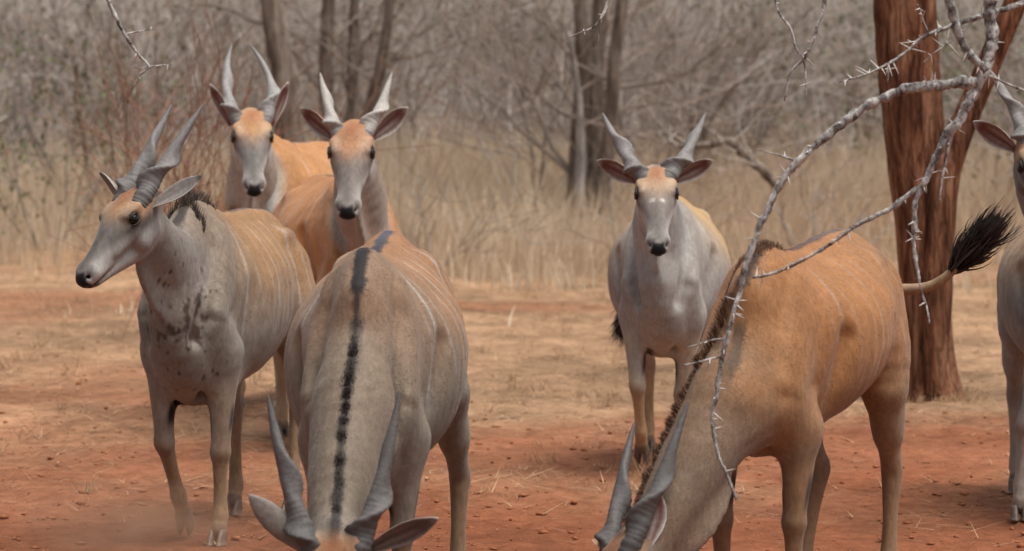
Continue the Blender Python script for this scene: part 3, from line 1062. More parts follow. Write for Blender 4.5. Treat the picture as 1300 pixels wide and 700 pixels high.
    cl = [up((.20, 0, 1.43)), up((.36, 0, 1.46)), up((.50, 0, 1.455)), up((.60, 0, 1.42))] + [NP[i] + bdir[i] * NB[i] for i in range(4, 13)]
    cs = [v3(0, 1, 0)] * 4 + [nside[i] for i in range(4, 13)]
    cl = catmull(cl, 6); cs = catmull(cs, 6)
    bd_ = np.full(len(V), 9.0); li = np.zeros(len(V))
    for q_, s_ in zip(cl, cs):
        dd = ((V - q_) ** 2).sum(1)
        ok = dd < bd_
        bd_[ok] = dd[ok]; li[ok] = np.abs((V[ok] - q_) @ s_)
    sw_ = K.get('stripe_w', 1.0)
    ms = sstep(.030 * sw_, .012 * sw_, li + .009 * nz2) * sstep(.10, .07, np.sqrt(bd_))
    C = mix(C, dark, ms * K.get('mane', .75))
    # mud and dried blood where the animal has it: a patch with single drops round it
    if 'mud' in K:
        rs_ = np.random.default_rng(3)
        for (mx, my, mz, rad, cnt, big) in K['mud']:
            q_ = v3(mx, my, mz)
            dd = np.linalg.norm((V - q_) * np.array([1, 1, .75]), axis=1)
            if big:
                C = mix(C, (.055, .022, .016), .85 * sstep(.9, .45, dd / rad + .55 * fbm(V, 30, 2, 7)))
            cand = np.flatnonzero(dd < rad * 2.2)
            if len(cand):
                for i_ in rs_.choice(cand, cnt):
                    r_ = .0045 + .008 * rs_.random() ** 2
                    d2 = (V - V[i_]) * np.array([1, 1, .6])
                    C = mix(C, (.05, .026, .02), .85 * np.exp(-((d2 ** 2).sum(1) / r_ ** 2) ** 2))
    # legs
    legw = np.zeros(len(V))
    for code, (e, k, t, c) in legs.items():
        best, par = None, None
        for g in groups:
            if g.name == 'leg' and g.segs[0][12] == code:
                best, par = group_eval(g)
        wl = sstep(.035, -.005, best) * sstep(.02, .14, par)
        lc = mix(np.array(K['leg']), np.array(K['leg_low']), sstep(.25, .55, par))
        s = 1 if code[1] == 'L' else -1
        inner = sstep(.01, -.03, s * (y - mix(e, c, par[:, None])[:, 1]))
        lc = mix(lc, pale, inner * .55 * sstep(.6, .35, par))
        rear = V - mix(e, c, par)[:, :]
        kk = np.linalg.norm(V - k, axis=1)
        lc = mix(lc, np.array(K.get('knee', (.22, .12, .07))), np.exp(-(kk / .065) ** 2) * .55)
        lc = mix(lc, np.array((.12, .08, .06)), sstep(.90, .97, par) * .8)
        C = mix(C, lc, wl)
        legw = np.maximum(legw, wl)
        if code[0] == 'F':
            ax_ = mix(e, k, np.clip((e[2] - V[:, 2]) / (e[2] - k[2]), 0, 1))
            d2 = V - ax_
            zc_ = mix(e, k, .66)[2]
            m = np.exp(-((V[:, 2] - zc_) / .062) ** 4) * np.maximum(sstep(.032, .010, d2[:, 0]), sstep(.052, .030, d2[:, 0]) * sstep(-.010, -.028, s * d2[:, 1])) * (np.abs(d2[:, 1]) < .08) * (d2[:, 0] > -.12)
            C = mix(C, (.012, .011, .011), np.clip(m, 0, 1) * (best < .05))
            q = mix(e, k, .86) + v3(-.045, -s * .01, 0); d2 = V - q
            C = mix(C, white, np.exp(-(d2[:, 2] / .05) ** 2 - (d2[:, 0] / .03) ** 2 - (d2[:, 1] / .03) ** 2) * .8)
    # groin and armpit pale skin
    # head
    Q = (V - O) / hk
    t, s, u = Q @ ht / .885, Q @ hs, Q @ hu
    hd_d, _ = group_eval(hd); jw_d, _ = group_eval(jw)
    wh = sstep(.05, .01, np.minimum(hd_d, jw_d)) * sstep(-.06, .02, t) * (np.abs(s) < .2)
    fg = np.array(K.get('face', K['grey'])); och = np.array(K.get('ochre', (.44, .255, .14)))
    hc = mix(fg, np.array(K.get('cheek', fg)), sstep(.01, -.07, u))
    fo = sstep(.33, .17, t + .85 * np.abs(s) + .03 * nz1) * sstep(-.015, .05, u)
    hc = mix(hc, och, fo * K.get('ochre_amt', .9))
    hc = mix(hc, np.array((.50, .37, .26)), .6 * np.exp(-((np.abs(s) - .065) / .028) ** 2 - ((t - .13) / .06) ** 2) * sstep(.02, .05, u))
    hc = mix(hc, np.array((.34, .145, .07)), np.exp(-((s + .006 * nz2) / .048) ** 2) * sstep(.21, .03, t + .03 * nz1) * sstep(.03, .075, u) * .95)
    hc = mix(hc, np.array(K.get('cheek', fg)), .75 * sstep(.040, .062, np.abs(s) + .25 * (t - .3)) * sstep(.20, .27, t) * sstep(.03, -.01, u))
    mid = np.exp(-(s / .020) ** 2) * sstep(.22, .30, t) * sstep(0, .02, u)
    hc = mix(hc, fg * .55, mid * .7)
    chev = np.exp(-((t - .255) / .009) ** 2 - ((np.abs(s) - .026) / .011) ** 2) * sstep(0, .02, u)
    hc = mix(hc, (.75, .73, .70), chev * K.get('chevron', 0))
    ring = np.exp(-((np.sqrt((t - .161) ** 2 + (u - .043) ** 2) - .024) / .016) ** 2) * sstep(.06, .080, np.abs(s))
    hc = mix(hc, (.04, .03, .025), ring * .8)
    tear = np.exp(-((u - .018) / .012) ** 2) * sstep(.185, .20, t) * sstep(.25, .22, t) * sstep(.05, .07, np.abs(s))
    hc = mix(hc, (.06, .045, .04), tear * .6)
    # muzzle
    lipw = sstep(.40, .45, t) * np.maximum(sstep(-.040, -.058, u), .15 * sstep(.036, .050, np.abs(s)) * sstep(.01, -.03, u))
    hc = mix(hc, white, lipw * .85)
    hc = mix(hc, white, .8 * sstep(.45, .48, t) * sstep(.040, .048, np.abs(s)) * sstep(.0, -.03, u))
    hc = mix(hc, (.14, .065, .045), np.exp(-((u + .074) / .009) ** 2) * sstep(.34, .40, t) * .9)
    hc = mix(hc, (.10, .05, .035), sstep(.485, .50, t) * sstep(-.062, -.07, u) * .7)
    nosew = sstep(.482, .496, t - .2 * (u + .03)) * sstep(-.068, -.058, u) * sstep(.040, .032, np.abs(s) + .25 * (u + .03)) * sstep(.010, -.004, u)
    hc = mix(hc, (.014, .014, .017), np.clip(nosew * 1.15, 0, 1))
    nost = np.exp(-((t - .498) / .022) ** 2 - ((np.abs(s) - .036) / .018) ** 2 - ((u + .018) / .020) ** 2)
    hc = mix(hc, (.012, .011, .012), np.clip(nost * 1.6, 0, 1))
    C = mix(C, hc, wh)
    C = C * K.get('gain', .64) * (1 + .06 * nz1[:, None] + .05 * nz2[:, None])
    C = np.clip(C, 0.004, .85)

    fold = np.sin(lat * 85 + 2.5 * nz1 + dor * 18) * wn_ * sstep(.65, .2, nt_) * sstep(.16, .02, dor) * spec.get('folds', .004)
    cross = np.sin(nt_ * 62 + 6 * nz1 + lat * 20) * wn_ * spec.get('cross_folds', 0.0)
    relief = .0045 * fbm(V * np.array([1, 1, .6]), 9, 3, 31) * sstep(.5, .75, V[:, 2]) * (1 - wh)
    V = V + normals() * (fold + cross + relief)[:, None]
    root = empty('eland', loc, yaw)
    tag(root, spec['label'], 'eland', 'elands in the herd')
    body = link('body', mesh_np('body', V * sc, F, C, 'coat'), M['coat'], root)
    # ---- short coat hair
    nf = spec.get('fur', 0)
    if nf:
        nr = normals()
        flow = np.tile(v3(-.75, 0, -.55), (len(V), 1))
        Tn = np.gradient(NP, axis=0)[np.clip((nt_ * 12).round().astype(int), 0, 12)]
        Tn = -Tn / np.linalg.norm(Tn, axis=1, keepdims=True) + v3(0, 0, -.25)
        flow = mix(flow, Tn, wn_); flow = mix(flow, np.tile(v3(-.1, 0, -1), (len(V), 1)), legw); flow = mix(flow, np.tile(-ht, (len(V), 1)), wh)
        flow = flow - nr * (flow * nr).sum(1, keepdims=True)
        fi = RNG.integers(0, len(F), nf)
        wgt = RNG.dirichlet((1, 1, 1, 1), nf)
        P_ = np.einsum('nk,nkd->nd', wgt, V[F[fi]]); n_ = nr[F[fi, 0]]; f_ = flow[F[fi, 0]] + RNG.normal(size=(nf, 3)) * .10
        f_ -= n_ * (f_ * n_).sum(1, keepdims=True); f_ /= np.maximum(np.linalg.norm(f_, axis=1, keepdims=True), 1e-6)
        c_ = C[F[fi, 0]] * (.82 + .36 * RNG.random((nf, 1)) + .10 * noise3(P_, 40, 8)[:, None] + .10 * noise3(P_, 11, 12)[:, None])
        lift = .12 + .14 * RNG.random((nf, 1))
        ln_ = spec.get('fur_len', .0145) * (.5 + .8 * RNG.random((nf, 1))) * (1 - .55 * (wh[F[fi, 0]] + legw[F[fi, 0]]).clip(0, 1)[:, None])
        sd_ = np.cross(f_, n_) * spec.get('fur_w', .0015)
        b_ = P_ - n_ * .0012
        tip = b_ + (f_ * (1 - lift ** 2 / 2) + n_ * lift) * ln_
        VF = np.stack([b_ - sd_, b_ + sd_, tip], 1).reshape(-1, 3) * sc
        keepf = (nosew[F[fi, 0]] < .3)
        FF = np.arange(nf * 3).reshape(-1, 3)[keepf]
        tag(link('fur', mesh_np('fur', VF, FF, np.repeat(np.clip(c_, .003, .9), 3, axis=0), 'coat'), M['fur'], body, True), kind='stuff')
    # ---- parts
    hL = spec.get('horn_len', .50)
    for s in (-1, 1):
        o = spec.get('horns', {}).get(s, {})
        dd = o.get('dir', spec.get('horn_dir', (-.95, .22, .22)))
        d = unit(dd[0] * ht + s * dd[1] * hs + dd[2] * hu)
        face = unit(hu * .9 + ht * .3)
        me = horn_mesh((H(.030, s * .062, .064) - d * .035) * sc, d, face, (o.get('len', hL) + .035) * sc, spec.get('horn_r', .043) * sc, s, o.get('curl', spec.get('curl', .0)),
                       spec.get('turns', 1.1), spec.get('horn_col', (.17, .16, .155)), spec.get('lyre', .03))
        link('horn', me, M['horn'], root)
        ed = spec.get('ears', {}).get(s, spec.get('ear_dir', (-.25, .90, .35)))
        d = unit(ed[0] * ht + s * ed[1] * hs + ed[2] * hu) if len(ed) == 3 else dir_local(ed[:3])
        fr = spec.get('ear_front', {}).get(s, (.85, .25, .1))
        fr = unit(fr[0] * ht + s * fr[1] * hs + fr[2] * hu) if len(fr) == 3 else dir_local(fr[:3])
        me = ear_mesh(H(.02, s * spec.get('ear_s', .085), .02) * sc, d, fr, spec.get('ear_len', .245) * sc * hk, spec.get('ear_w', .054) * sc * hk, K.get('ear', K['grey']), spec.get('ear_in', (.13, .05, .04)), tipdark=spec.get('ear_tip', False), rim=spec.get('ear_rim', (.42, .40, .37)))
        link('ear', me, M['ear'], root)
        bm_s = Soup()
        a = np.linspace(0, math.pi, 9); b = np.arange(14) * 2 * math.pi / 14
        r = .027 * hk * sc
        c = H(.143, s * .0865, .043) * sc
        Vs = c + r * np.stack([np.outer(np.sin(a), np.cos(b)), np.outer(np.sin(a), np.sin(b)), np.outer(np.cos(a), np.ones(14))], -1).reshape(-1, 3)
        Fs = [(i * 14 + j, (i + 1) * 14 + j, (i + 1) * 14 + (j + 1) % 14, i * 14 + (j + 1) % 14) for i in range(8) for j in range(14)]
        eye = link('eye', mesh_np('eye', Vs, Fs), M['eye'], root)
        # upper lid with lashes
        lid = Soup()
        rads = np.array([.002, .004, .0055, .0065, .0068, .0065, .0055, .004, .002]) * hk * sc
        arc = [H(.143 + .029 * math.cos(q), s * (.104 - .008 * abs(math.cos(q)) ** 2), .047 + .021 * math.sin(q)) * sc for q in np.linspace(.0, math.pi, 9)]
        lid.tube(arc, rads, 6, np.array((.022, .017, .014)))
        arc = [H(.143 + .029 * math.cos(q), s * (.107 - .006 * abs(math.cos(q)) ** 2), .036 - .014 * math.sin(q)) * sc for q in np.linspace(.0, math.pi, 9)]
        lid.tube(arc, rads * .7, 6, np.array((.022, .017, .014)))
        link('eyelid', lid.mesh('eyelid'), M['hair'], eye)
    for code, (t, c) in feet.items():
        fw = spec.get('legs', {}).get(code, {}).get('toe', None)
        fw = v3(*fw) if fw is not None else v3(1, 0, 0)
        hf = link('hoof', hoof_mesh(v3(0, 0, 0), fw), M['hoof'], root)
        hf.location = tuple(c * sc); hf.scale = (sc * .9, sc * .9, sc * .9)
    # tail
    tp = catmull([up(q) for q in spec.get('tail', [(-.70, 0, 1.27), (-.82, 0, 1.24), (-.885, 0, 1.05), (-.89, 0, .85), (-.88, 0, .66)])], 6)
    ts = Soup()
    ts.tube(tp * sc, np.interp(np.linspace(0, 1, len(tp)), [0, .25, 1], [.040, .024, .013]) * sc, 10, np.array(K.get('tailc', K['tan'])) * .9)
    tail = link('tail', ts.mesh('tail'), M['hair'], root)
    td = unit(tp[-1] - tp[-5])
    n = 2600
    q = RNG.random(n)
    ii = np.clip(((.70 + .30 * q) * (len(tp) - 1)).astype(int), 0, len(tp) - 1)
    rad = RNG.normal(size=(n, 3)); rad -= np.outer(rad @ td, td); rad /= np.linalg.norm(rad, axis=1, keepdims=True)
    fan = (.1 + 1.0 * RNG.random(n) ** 1.3)[:, None]
    dirs = td * (.8 + .4 * RNG.random((n, 1))) + rad * fan + RNG.normal(size=(n, 3)) * .12
    me = strands_mesh((tp[ii] + rad * .008) * sc, dirs, (.05 + .13 * RNG.random(n)) * sc, np.full(n, .005) * sc,
                      np.array((.022, .016, .014))[None] * (1 + .8 * RNG.random((n, 1))), -rad * fan * (.55 + .4 * RNG.random((n, 1))), 5)
    tag(link('tail_tuft', me, M['hair'], tail, False), kind='stuff')
    # mane: short stiff hair along the neck crest to behind the hump
    mh = spec.get('mane', .035)
    if mh:
        crest = [NP[i] + bdir[i] * NB[i] for i in range(spec.get('mane_from', 11), 2, -1)]
        crest = [c for c in crest]
        crest += [up((.52, 0, 1.475)), up((.40, 0, 1.475)), up((.28, 0, 1.43))] if spec.get('hump_hair', True) else []
        cr = catmull(crest, 10)
        n = int(spec.get('mane_n', 1700))
        q = RNG.random(n) * (len(cr) - 1.001)
        i = q.astype(int); fr_ = (q - i)[:, None]
        P = cr[i] * (1 - fr_) + cr[i + 1] * fr_
        # drop the root onto the body
        tang = cr[i + 1] - cr[i]; tang /= np.linalg.norm(tang, axis=1, keepdims=True)
        mf = spec.get('mane_from', 11)
        nb = np.array([bdir[min(12, max(2, int(round(mf - k / 10))))] if k < (mf - 2) * 10 - 5 else v3(0, 0, 1) for k in q])
        lat_ = RNG.normal(size=n) * .007
        sidev = np.cross(tang, nb); sidev /= np.linalg.norm(sidev, axis=1, keepdims=True)
        P = P + sidev * lat_[:, None]
        # nearest body vertex along the crest
        near = V[(V[:, 2] > .2)]
        from mathutils.kdtree import KDTree
        kd = KDTree(len(near))
        for a_, b_ in enumerate(near): kd.insert(b_, a_)
        kd.balance()
        P = np.array([np.array(kd.find(p)[0]) for p in P])
        P = P + sidev * (RNG.normal(size=n) * .004)[:, None]
        dirs = nb * 1.0 + tang * (RNG.normal(size=n) * .25 + .35)[:, None] + sidev * (RNG.normal(size=n) * .28)[:, None]
        dirs /= np.linalg.norm(dirs, axis=1, keepdims=True)
        humpw = np.exp(-((q - (len(cr) - 22)) / 13) ** 2)
        ln = mh * (.45 + .7 * RNG.random(n)) * (.75 + .5 * noise3(np.stack([q, 0 * q, 0 * q], 1), .35, 4)) * (1 + spec.get('hump_len', .8) * humpw)
        cols = mix(np.array(K.get('mane_col', dark))[None], np.array(K.get('mane_tip', (.14, .085, .05)))[None], RNG.random(n) ** 2)
        me = strands_mesh((P - nb * .006) * sc, dirs, ln * sc, np.full(n, spec.get('hair_w', .0026)) * sc, cols)
        tag(link('mane', me, M['hair'], root, False), kind='stuff')
    return root, dict(O=O, NP=NP)
# ------------------------------------------------------------------ woody plants
def grow(rs, p, d, L, r, level, maxlev, out, kids=(3, 5), spread=.65, droop=0.0, wig=.22, seg=4, up_=.12):
    """adds polylines (points, radii) of a branching plant to out"""
    pts = [p]
    q = np.array(p, float); d = unit(d)
    for k in range(seg):
        d = unit(d + rs.normal(size=3) * wig + v3(0, 0, up_ - droop * level))
        q = q + d * L / seg
        pts.append(q.copy())
    rad = np.linspace(r, r * .45, seg + 1)
    out.append((np.array(pts), rad, level))
    if level < maxlev:
        for k in range(rs.integers(*kids)):
            t = .30 + .70 * rs.random()
            i = min(seg - 1, int(t * seg)); f = t * seg - i
            b = pts[i] * (1 - f) + pts[i + 1] * f
            nd = unit(unit(pts[i + 1] - pts[i]) + rs.normal(size=3) * spread)
            grow(rs, b, nd, L * (.45 + .35 * rs.random()), rad[i] * .55, level + 1, maxlev, out, kids, spread, droop, wig, max(2, seg - 1), up_)

TW1, TW2, TW3 = np.array((.23, .185, .155)), np.array((.40, .36, .325)), np.array((.31, .215, .155))
def bush_geo(seed, h=3.0, stems=7, r=.03, kids=(4, 7), lev=2, leafy=0, spread=.75, minr=.004, leafc=(.115, .125, .055)):
    rs = np.random.default_rng(seed)
    out = []
    for k in range(stems):
        a = rs.random() * 2 * math.pi
        d = v3(math.cos(a) * .5, math.sin(a) * .5, 1) + rs.normal(size=3) * .15
        grow(rs, v3(math.cos(a) * .12, math.sin(a) * .12, -.05), d, h * (.5 + .35 * rs.random()), r * (.6 + .6 * rs.random()), 0, lev, out, kids, spread)
    s = Soup(); lf = Soup()
    for P, rr, lv in out:
        c = TW1 * (1 - (k := rs.random())) + (TW2 if rs.random() > .35 else TW3) * k
        s.tube(P, np.maximum(rr, minr), 4 if lv == 0 else 3, c, cap=False)
    if leafy:
        tips = np.vstack([P[1:] for P, rr, lv in out if lv >= 1])
        i = rs.integers(0, len(tips), leafy)
        q = tips[i] + rs.normal(size=(leafy, 3)) * .12
        a = rs.normal(size=(leafy, 3)); a /= np.linalg.norm(a, axis=1, keepdims=True)
        b = np.cross(a, rs.normal(size=(leafy, 3))); b /= np.linalg.norm(b, axis=1, keepdims=True)
        w = (.028 + .035 * rs.random(leafy))[:, None]
        V = np.stack([q - a * w, q + b * w * .6, q + a * w, q - b * w * .6], 1).reshape(-1, 3)
        F = np.arange(leafy * 4).reshape(-1, 4)
        c = np.array(leafc) * (.7 + .7 * rs.random((leafy, 1)))
        lf.add(V, F, np.repeat(c, 4, axis=0))
    return s, (lf if leafy else None), out

# far thicket: one mass of leafless scrub
protos = [bush_geo(100 + k, h=3.6 + .5 * (k % 3), stems=8, r=.035, kids=(4, 6), leafy=(620 if k in (1, 4) else 0), spread=.8, minr=.007) for k in range(6)]
PV = [(np.vstack(p[0].V), np.vstack(p[0].F), np.vstack(p[0].C)) for p in protos]
PL = [(np.vstack(p[1].V), np.vstack(p[1].F), np.vstack(p[1].C)) if p[1] else None for p in protos]
th, tl = Soup(), Soup()
rs = np.random.default_rng(5)
spots = []
for row, (yd, cnt) in enumerate([(56, 11), (63, 14), (71, 18), (80, 20), (91, 22), (104, 22), (122, 20)]):
    half = yd * .158 + 9
    for c in range(cnt):
        spots.append((-half + 2 * half * (c + .5 + .7 * (rs.random() - .5)) / cnt, yd + rs.normal() * 2.5))
for (bx_, by_) in spots:
    k = rs.integers(0, 6); a = rs.random() * 2 * math.pi; sc_ = (.8 + .5 * rs.random()) * (1 + .004 * (by_ - 56))
    m_ = rotz(a) * sc_ * np.array([1.15, 1.15, 1.0])[None]
    o_ = v3(bx_, by_, float(ground_z(np.array([bx_]), np.array([by_]))[0]))
    V, F, C = PV[k]
    tone = .75 + .5 * rs.random()
    th.add(V @ m_.T + o_, F, C * tone * np.array([1, 1, 1.03]))
    if PL[k] and rs.random() < .75:
        V, F, C = PL[k]
        tl.add(V @ m_.T + o_, F, C)
o = tag(link('thicket', th.mesh('thicket'), M['twig'], None, False), 'tangled leafless grey-brown scrub filling the background', 'scrub', kind='stuff')
o = tag(link('thicket_leaves', tl.mesh('thicket_leaves'), M['leaf'], None, False), 'sparse olive leaves among the background scrub', 'leaves', kind='stuff')

def tree_thing(name, label, base, stems, mat, seed, twig_h=2.2, group=None, sides=14, limbs=(4, 7), pale=None):
    """stems: lists of (px, py, radius px) at one depth; the tree's own crown grows from them"""
    d = base[2]
    root0 = ray_point(base[0], base[1], d)
    gz = float(ground_z(np.array([root0[0]]), np.array([d]))[0])
    root0[2] = gz
    root = empty(name, root0)
    tag(root, label, 'tree', group)
    rs = np.random.default_rng(seed)
    crown = Soup()
    for k, st in enumerate(stems):
        P = [ray_point(px, py, d + dz) for px, py, r, dz in st]
        foot = P[0].copy(); foot[2] = gz - .1
        P = np.array([foot] + P)
        rr = np.array([r / FPX * d for px, py, r, dz in st]); rr = np.concatenate([[rr[0] * 1.25], rr])
        P = catmull(P, 6); rr = catmull(rr[:, None], 6)[:, 0]
        P = P - root0
        s = Soup(); s.tube(P, rr, sides, cap=True, bump=.06)
        link('stem' if len(stems) > 1 else 'trunk', s.mesh('stem'), M['bark_pale'] if pale == k else mat, root)
        out = []
        for q in range(rs.integers(*limbs)):
            i = rs.integers(len(P) // 3, len(P))
            dd = v3(rs.normal(), rs.normal() * .8, .25 + .5 * rs.random())
            grow(rs, P[i], dd, twig_h * (.6 + .6 * rs.random()), min(rr[i] * .26, .035), 0, 2, out, (4, 7), .7, 0.02, .3)
        for P_, r_, lv in out:
            c = TW1 * (.8 + .6 * rs.random()) if lv else TW1
            crown.tube(P_, np.maximum(r_, .0045), 4 if lv == 0 else 3, c, cap=False)
    tag(link('crown', crown.mesh('crown'), M['twig'], root, False), kind='stuff')
    return root

tree_thing('thorn_tree', 'dark multi-stemmed leafless tree behind the rear elands', (430, 262, 52),
           [[(418, 262, 12, 0), (415, 150, 10, .1), (414, 60, 9, .2), (420, -40, 8, .2), (424, -150, 6, 0)],
            [(432, 262, 9, .3), (446, 160, 8, .5), (448, 60, 7, .6), (452, -60, 5, .7)],
            [(440, 262, 9, -.2), (466, 150, 8, -.4), (488, 60, 7, -.5), (500, -60, 6, -.6)]], M['bark_grey'], 31, 2.4, 'leafless trees in the grass')
tree_thing('thorn_tree', 'thick dark trunk behind the horns of the rearmost eland', (362, 265, 50),
           [[(372, 265, 20, 0), (366, 160, 17, 0), (358, 90, 15, 0), (346, 20, 13, 0), (330, -90, 10, 0)]], M['bark_grey'], 32, 2.2, 'leafless trees in the grass')
tree_thing('thorn_tree', 'brown clump of stems with one pale stem standing in the middle grass', (748, 255, 49),
           [[(732, 255, 14, 0), (735, 170, 11, 0), (740, 60, 10, 0), (732, -60, 8, 0)], [(752, 255, 13, .3), (752, 150, 14, .4), (758, 50, 11, .5), (770, -60, 8, .5)],
            [(764, 255, 10, -.2), (776, 150, 9, -.3), (782, 60, 8, -.3), (800, -60, 6, -.3)], [(736, 255, 7, -.5), (737, 190, 6, -.5), (735, 130, 5, -.5), (722, 40, 3, -.5)]], M['bark_grey'], 33, 2.6, 'leafless trees in the grass', pale=3)

def bush_thing(label, px, d, h, seed, stems=6, r=.014, leafy=0, spread=.6, tint=1.0, kids=(3, 6), leafc=(.115, .125, .055)):
    p = ray_point(px, 300, d)
    p[2] = float(ground_z(np.array([p[0]]), np.array([d]))[0])
    root = empty('bush', p)
    tag(root, label, 'bush', 'leafless bushes in the grass')
    s, lf, out = bush_geo(seed, h, stems, r, kids, 2, leafy, spread, .0035, leafc)
    s.C = [c * tint for c in s.C]
    tag(link('stems', s.mesh('stems'), M['twig'], root, False), kind='stuff')
    if lf: tag(link('leaves', lf.mesh('leaves'), M['leaf'], root, False), kind='stuff')
bush_thing('reddish-brown bush behind the horns of the walking eland', 226, 27, 2.0, 41, 10, .012, 0, .45, np.array((.85, .52, .42)), (5, 8))
bush_thing('thin bush between the rear eland and the middle tree', 545, 39, 1.5, 42, 6, .012)
bush_thing('straggly bush just left of the big red tree', 1040, 40, 1.9, 43, 8, .014)
bush_thing('low straggly bush just right of the middle tree', 820, 39, 1.9, 44, 8, .014)
bush_thing('greyish bush at the left edge with a few olive leaves', 60, 46, 2.9, 45, 9, .02, 700, .7)

# dead branch lying in the grass
p0 = [ray_point(*q) for q in [(862, 186, 37), (900, 184, 37.1), (925, 180, 37.2), (945, 196, 37.1), (968, 216, 37), (985, 236, 37)]]
root0 = p0[-1].copy(); root = empty('fallen_branch', root0)
tag(root, 'crooked dead grey branch leaning in the grass right of the wide-horned eland', 'branch')
s = Soup(); s.tube(catmull(np.array(p0) - root0, 6), np.interp(np.linspace(0, 1, 31), [0, .5, 1], [.03, .055, .05]), 9, bump=.12)
link('limb', s.mesh('limb'), M['bark_grey'], root)
s = Soup()
rs = np.random.default_rng(8); out = []
for k in range(9):
    b = catmull(np.array(p0) - root0, 6)[rs.integers(0, 24)]
    grow(rs, b, v3(rs.normal(), rs.normal() * .5, .6 * rs.random()), .5, .012, 1, 2, out, (2, 4))
for P_, r_, lv in out: s.tube(P_, np.maximum(r_, .004), 4, TW2, cap=False)
tag(link('twigs', s.mesh('twigs'), M['twig'], root, False), kind='stuff')

# the big red-barked tree
def fluted_trunk(P, rr, seed, sides=72, amp=.10, name='trunk'):
    P = catmull(P, 14); rr = catmull(np.asarray(rr, float)[:, None], 14)[:, 0]
    n = len(P)
    T = np.gradient(P, axis=0); T /= np.linalg.norm(T, axis=1, keepdims=True)
    U = np.cross(T, v3(0, 1, 0)); U /= np.linalg.norm(U, axis=1, keepdims=True); W = np.cross(T, U)
    a = np.arange(sides) * 2 * math.pi / sides
    ln = np.concatenate([[0], np.cumsum(np.linalg.norm(np.diff(P, axis=0), axis=1))])
    A, Lm = np.meshgrid(a, ln, indexing='xy')
    Q = np.stack([np.cos(A).ravel() * 1.0, np.sin(A).ravel() * 1.0, Lm.ravel() * .55], 1)
    f = .55 * noise3(Q, 2.2, seed) + .45 * noise3(Q, 5.5, seed + 1) + .40 * noise3(Q * np.array([1, 1, .6]), 11, seed + 2)
    r = rr[:, None] * (1 + amp * f.reshape(n, sides))
    V = P[:, None] + (r * np.cos(a))[..., None] * U[:, None] + (r * np.sin(a))[..., None] * W[:, None]
    i = np.arange(n - 1)[:, None] * sides; j = np.arange(sides)[None]; k = (j + 1) % sides
    F = np.stack([i + j, i + k, i + sides + k, i + sides + j], -1).reshape(-1, 4)
    return mesh_np(name, V.reshape(-1, 3), F)
TD = 22.5
base = ray_point(1182, 505, TD); base[2] = 0
root = empty('red_bark_tree', base)
tag(root, 'large tree with flaking red-brown bark and a leaning fork at the right', 'tree')
px2m = TD / FPX
mp = [(1184, 520, 47), (1184, 500, 38), (1182, 475, 32), (1180, 430, 29), (1174, 340, 31), (1166, 240, 34), (1158, 130, 38), (1151, 40, 39), (1147, -40, 38), (1140, -160, 34)]
link('trunk', fluted_trunk(np.array([ray_point(x_, y_, TD) for x_, y_, r_ in mp]) - base, [r_ * px2m for *_, r_ in mp], 60, amp=.17), M['bark_red'], root)
lp = [(1186, 500, 12), (1190, 400, 18), (1193, 300, 19), (1200, 220, 19), (1222, 160, 16), (1250, 95, 15), (1278, 30, 15), (1305, -40, 14), (1340, -150, 12)]
link('fork_limb', fluted_trunk(np.array([ray_point(x_, y_, TD - .16) for x_, y_, r_ in lp]) - base, [r_ * px2m for *_, r_ in lp], 70, 48, .18, 'fork_limb'), M['bark_red'], root)
crown = Soup(); rs = np.random.default_rng(12); out = []
for st in (mp[-3:], lp[-3:]):
    for x_, y_, r_ in st[1:]:
        for q in range(4):
            b = ray_point(x_, y_, TD) - base
            grow(rs, b, v3(rs.normal(), rs.normal(), .9), 1.9, .05, 0, 2, out, (4, 6), .7)
for P_, r_, lv in out: crown.tube(P_, np.maximum(r_, .005), 4, TW1 * 1.2, cap=False)
tag(link('crown', crown.mesh('crown'), M['twig'], root, False), kind='stuff')

# ------------------------------------------------------------------ lichen covered thorn branches hanging in front
def thorn_branch(label, lines, seed, thorn_len=.040, density=20):
    """lines: list of (list of (px, py, d), r0, r1 in m)"""
    rs = np.random.default_rng(seed)
    first = ray_point(*lines[0][0][0])
    root = empty('thorn_branch', first)
    tag(root, label, 'branch', 'thorny branches hanging in front of the herd')
    th = Soup()
    for pts, r0, r1 in lines:
        P = catmull([ray_point(*p) for p in pts], 12) - first
        n = len(P)
        L = np.linalg.norm(np.diff(P, axis=0), axis=1).sum()
        m = max(12, int(L / .012))
        t = np.linspace(0, n - 1.001, m); i = t.astype(int); f = (t - i)[:, None]
        P = P[i] * (1 - f) + P[i + 1] * f
        P = P + np.stack([noise3(P, 14, seed + q) for q in range(3)], 1) * .006
        u = np.linspace(0, 1, m)
        r = 1.12 * (r0 + (r1 - r0) * u) * (1 + .20 * noise3(P, 26, seed + 5) + .16 * noise3(P, 60, seed + 6))
        s = Soup(); s.tube(P, r, 9, cap=True, bump=.16)
        link('stem', s.mesh('stem'), M['lichen'], root)
        k = int(L * density)
        for q in range(k):
            a = rs.integers(2, m - 1)
            T = unit(P[min(a + 1, m - 1)] - P[a - 1])
            d = unit(np.cross(T, rs.normal(size=3)) + T * .25)
            for sg in ((1, -1) if rs.random() < .12 else (1,)):
                ln = thorn_len * (.3 + .9 * rs.random())
                b = P[a] + d * sg * r[a] * .5
                tip = P[a] + unit(d * sg + rs.normal(size=3) * .25) * (r[a] + ln)
                th.tube(np.array([b, (b + tip) / 2, tip]), np.array([.0026, .0018, .0004]) + .10 * r[a] * np.array([1, .4, 0]), 4, cap=False)
    tag(link('thorns', th.mesh('thorns'), M['thorn'], root, False), kind='stuff')
    return root
D1 = 11.2
def at(d, *ps): return [(x_, y_, d) for x_, y_ in ps]
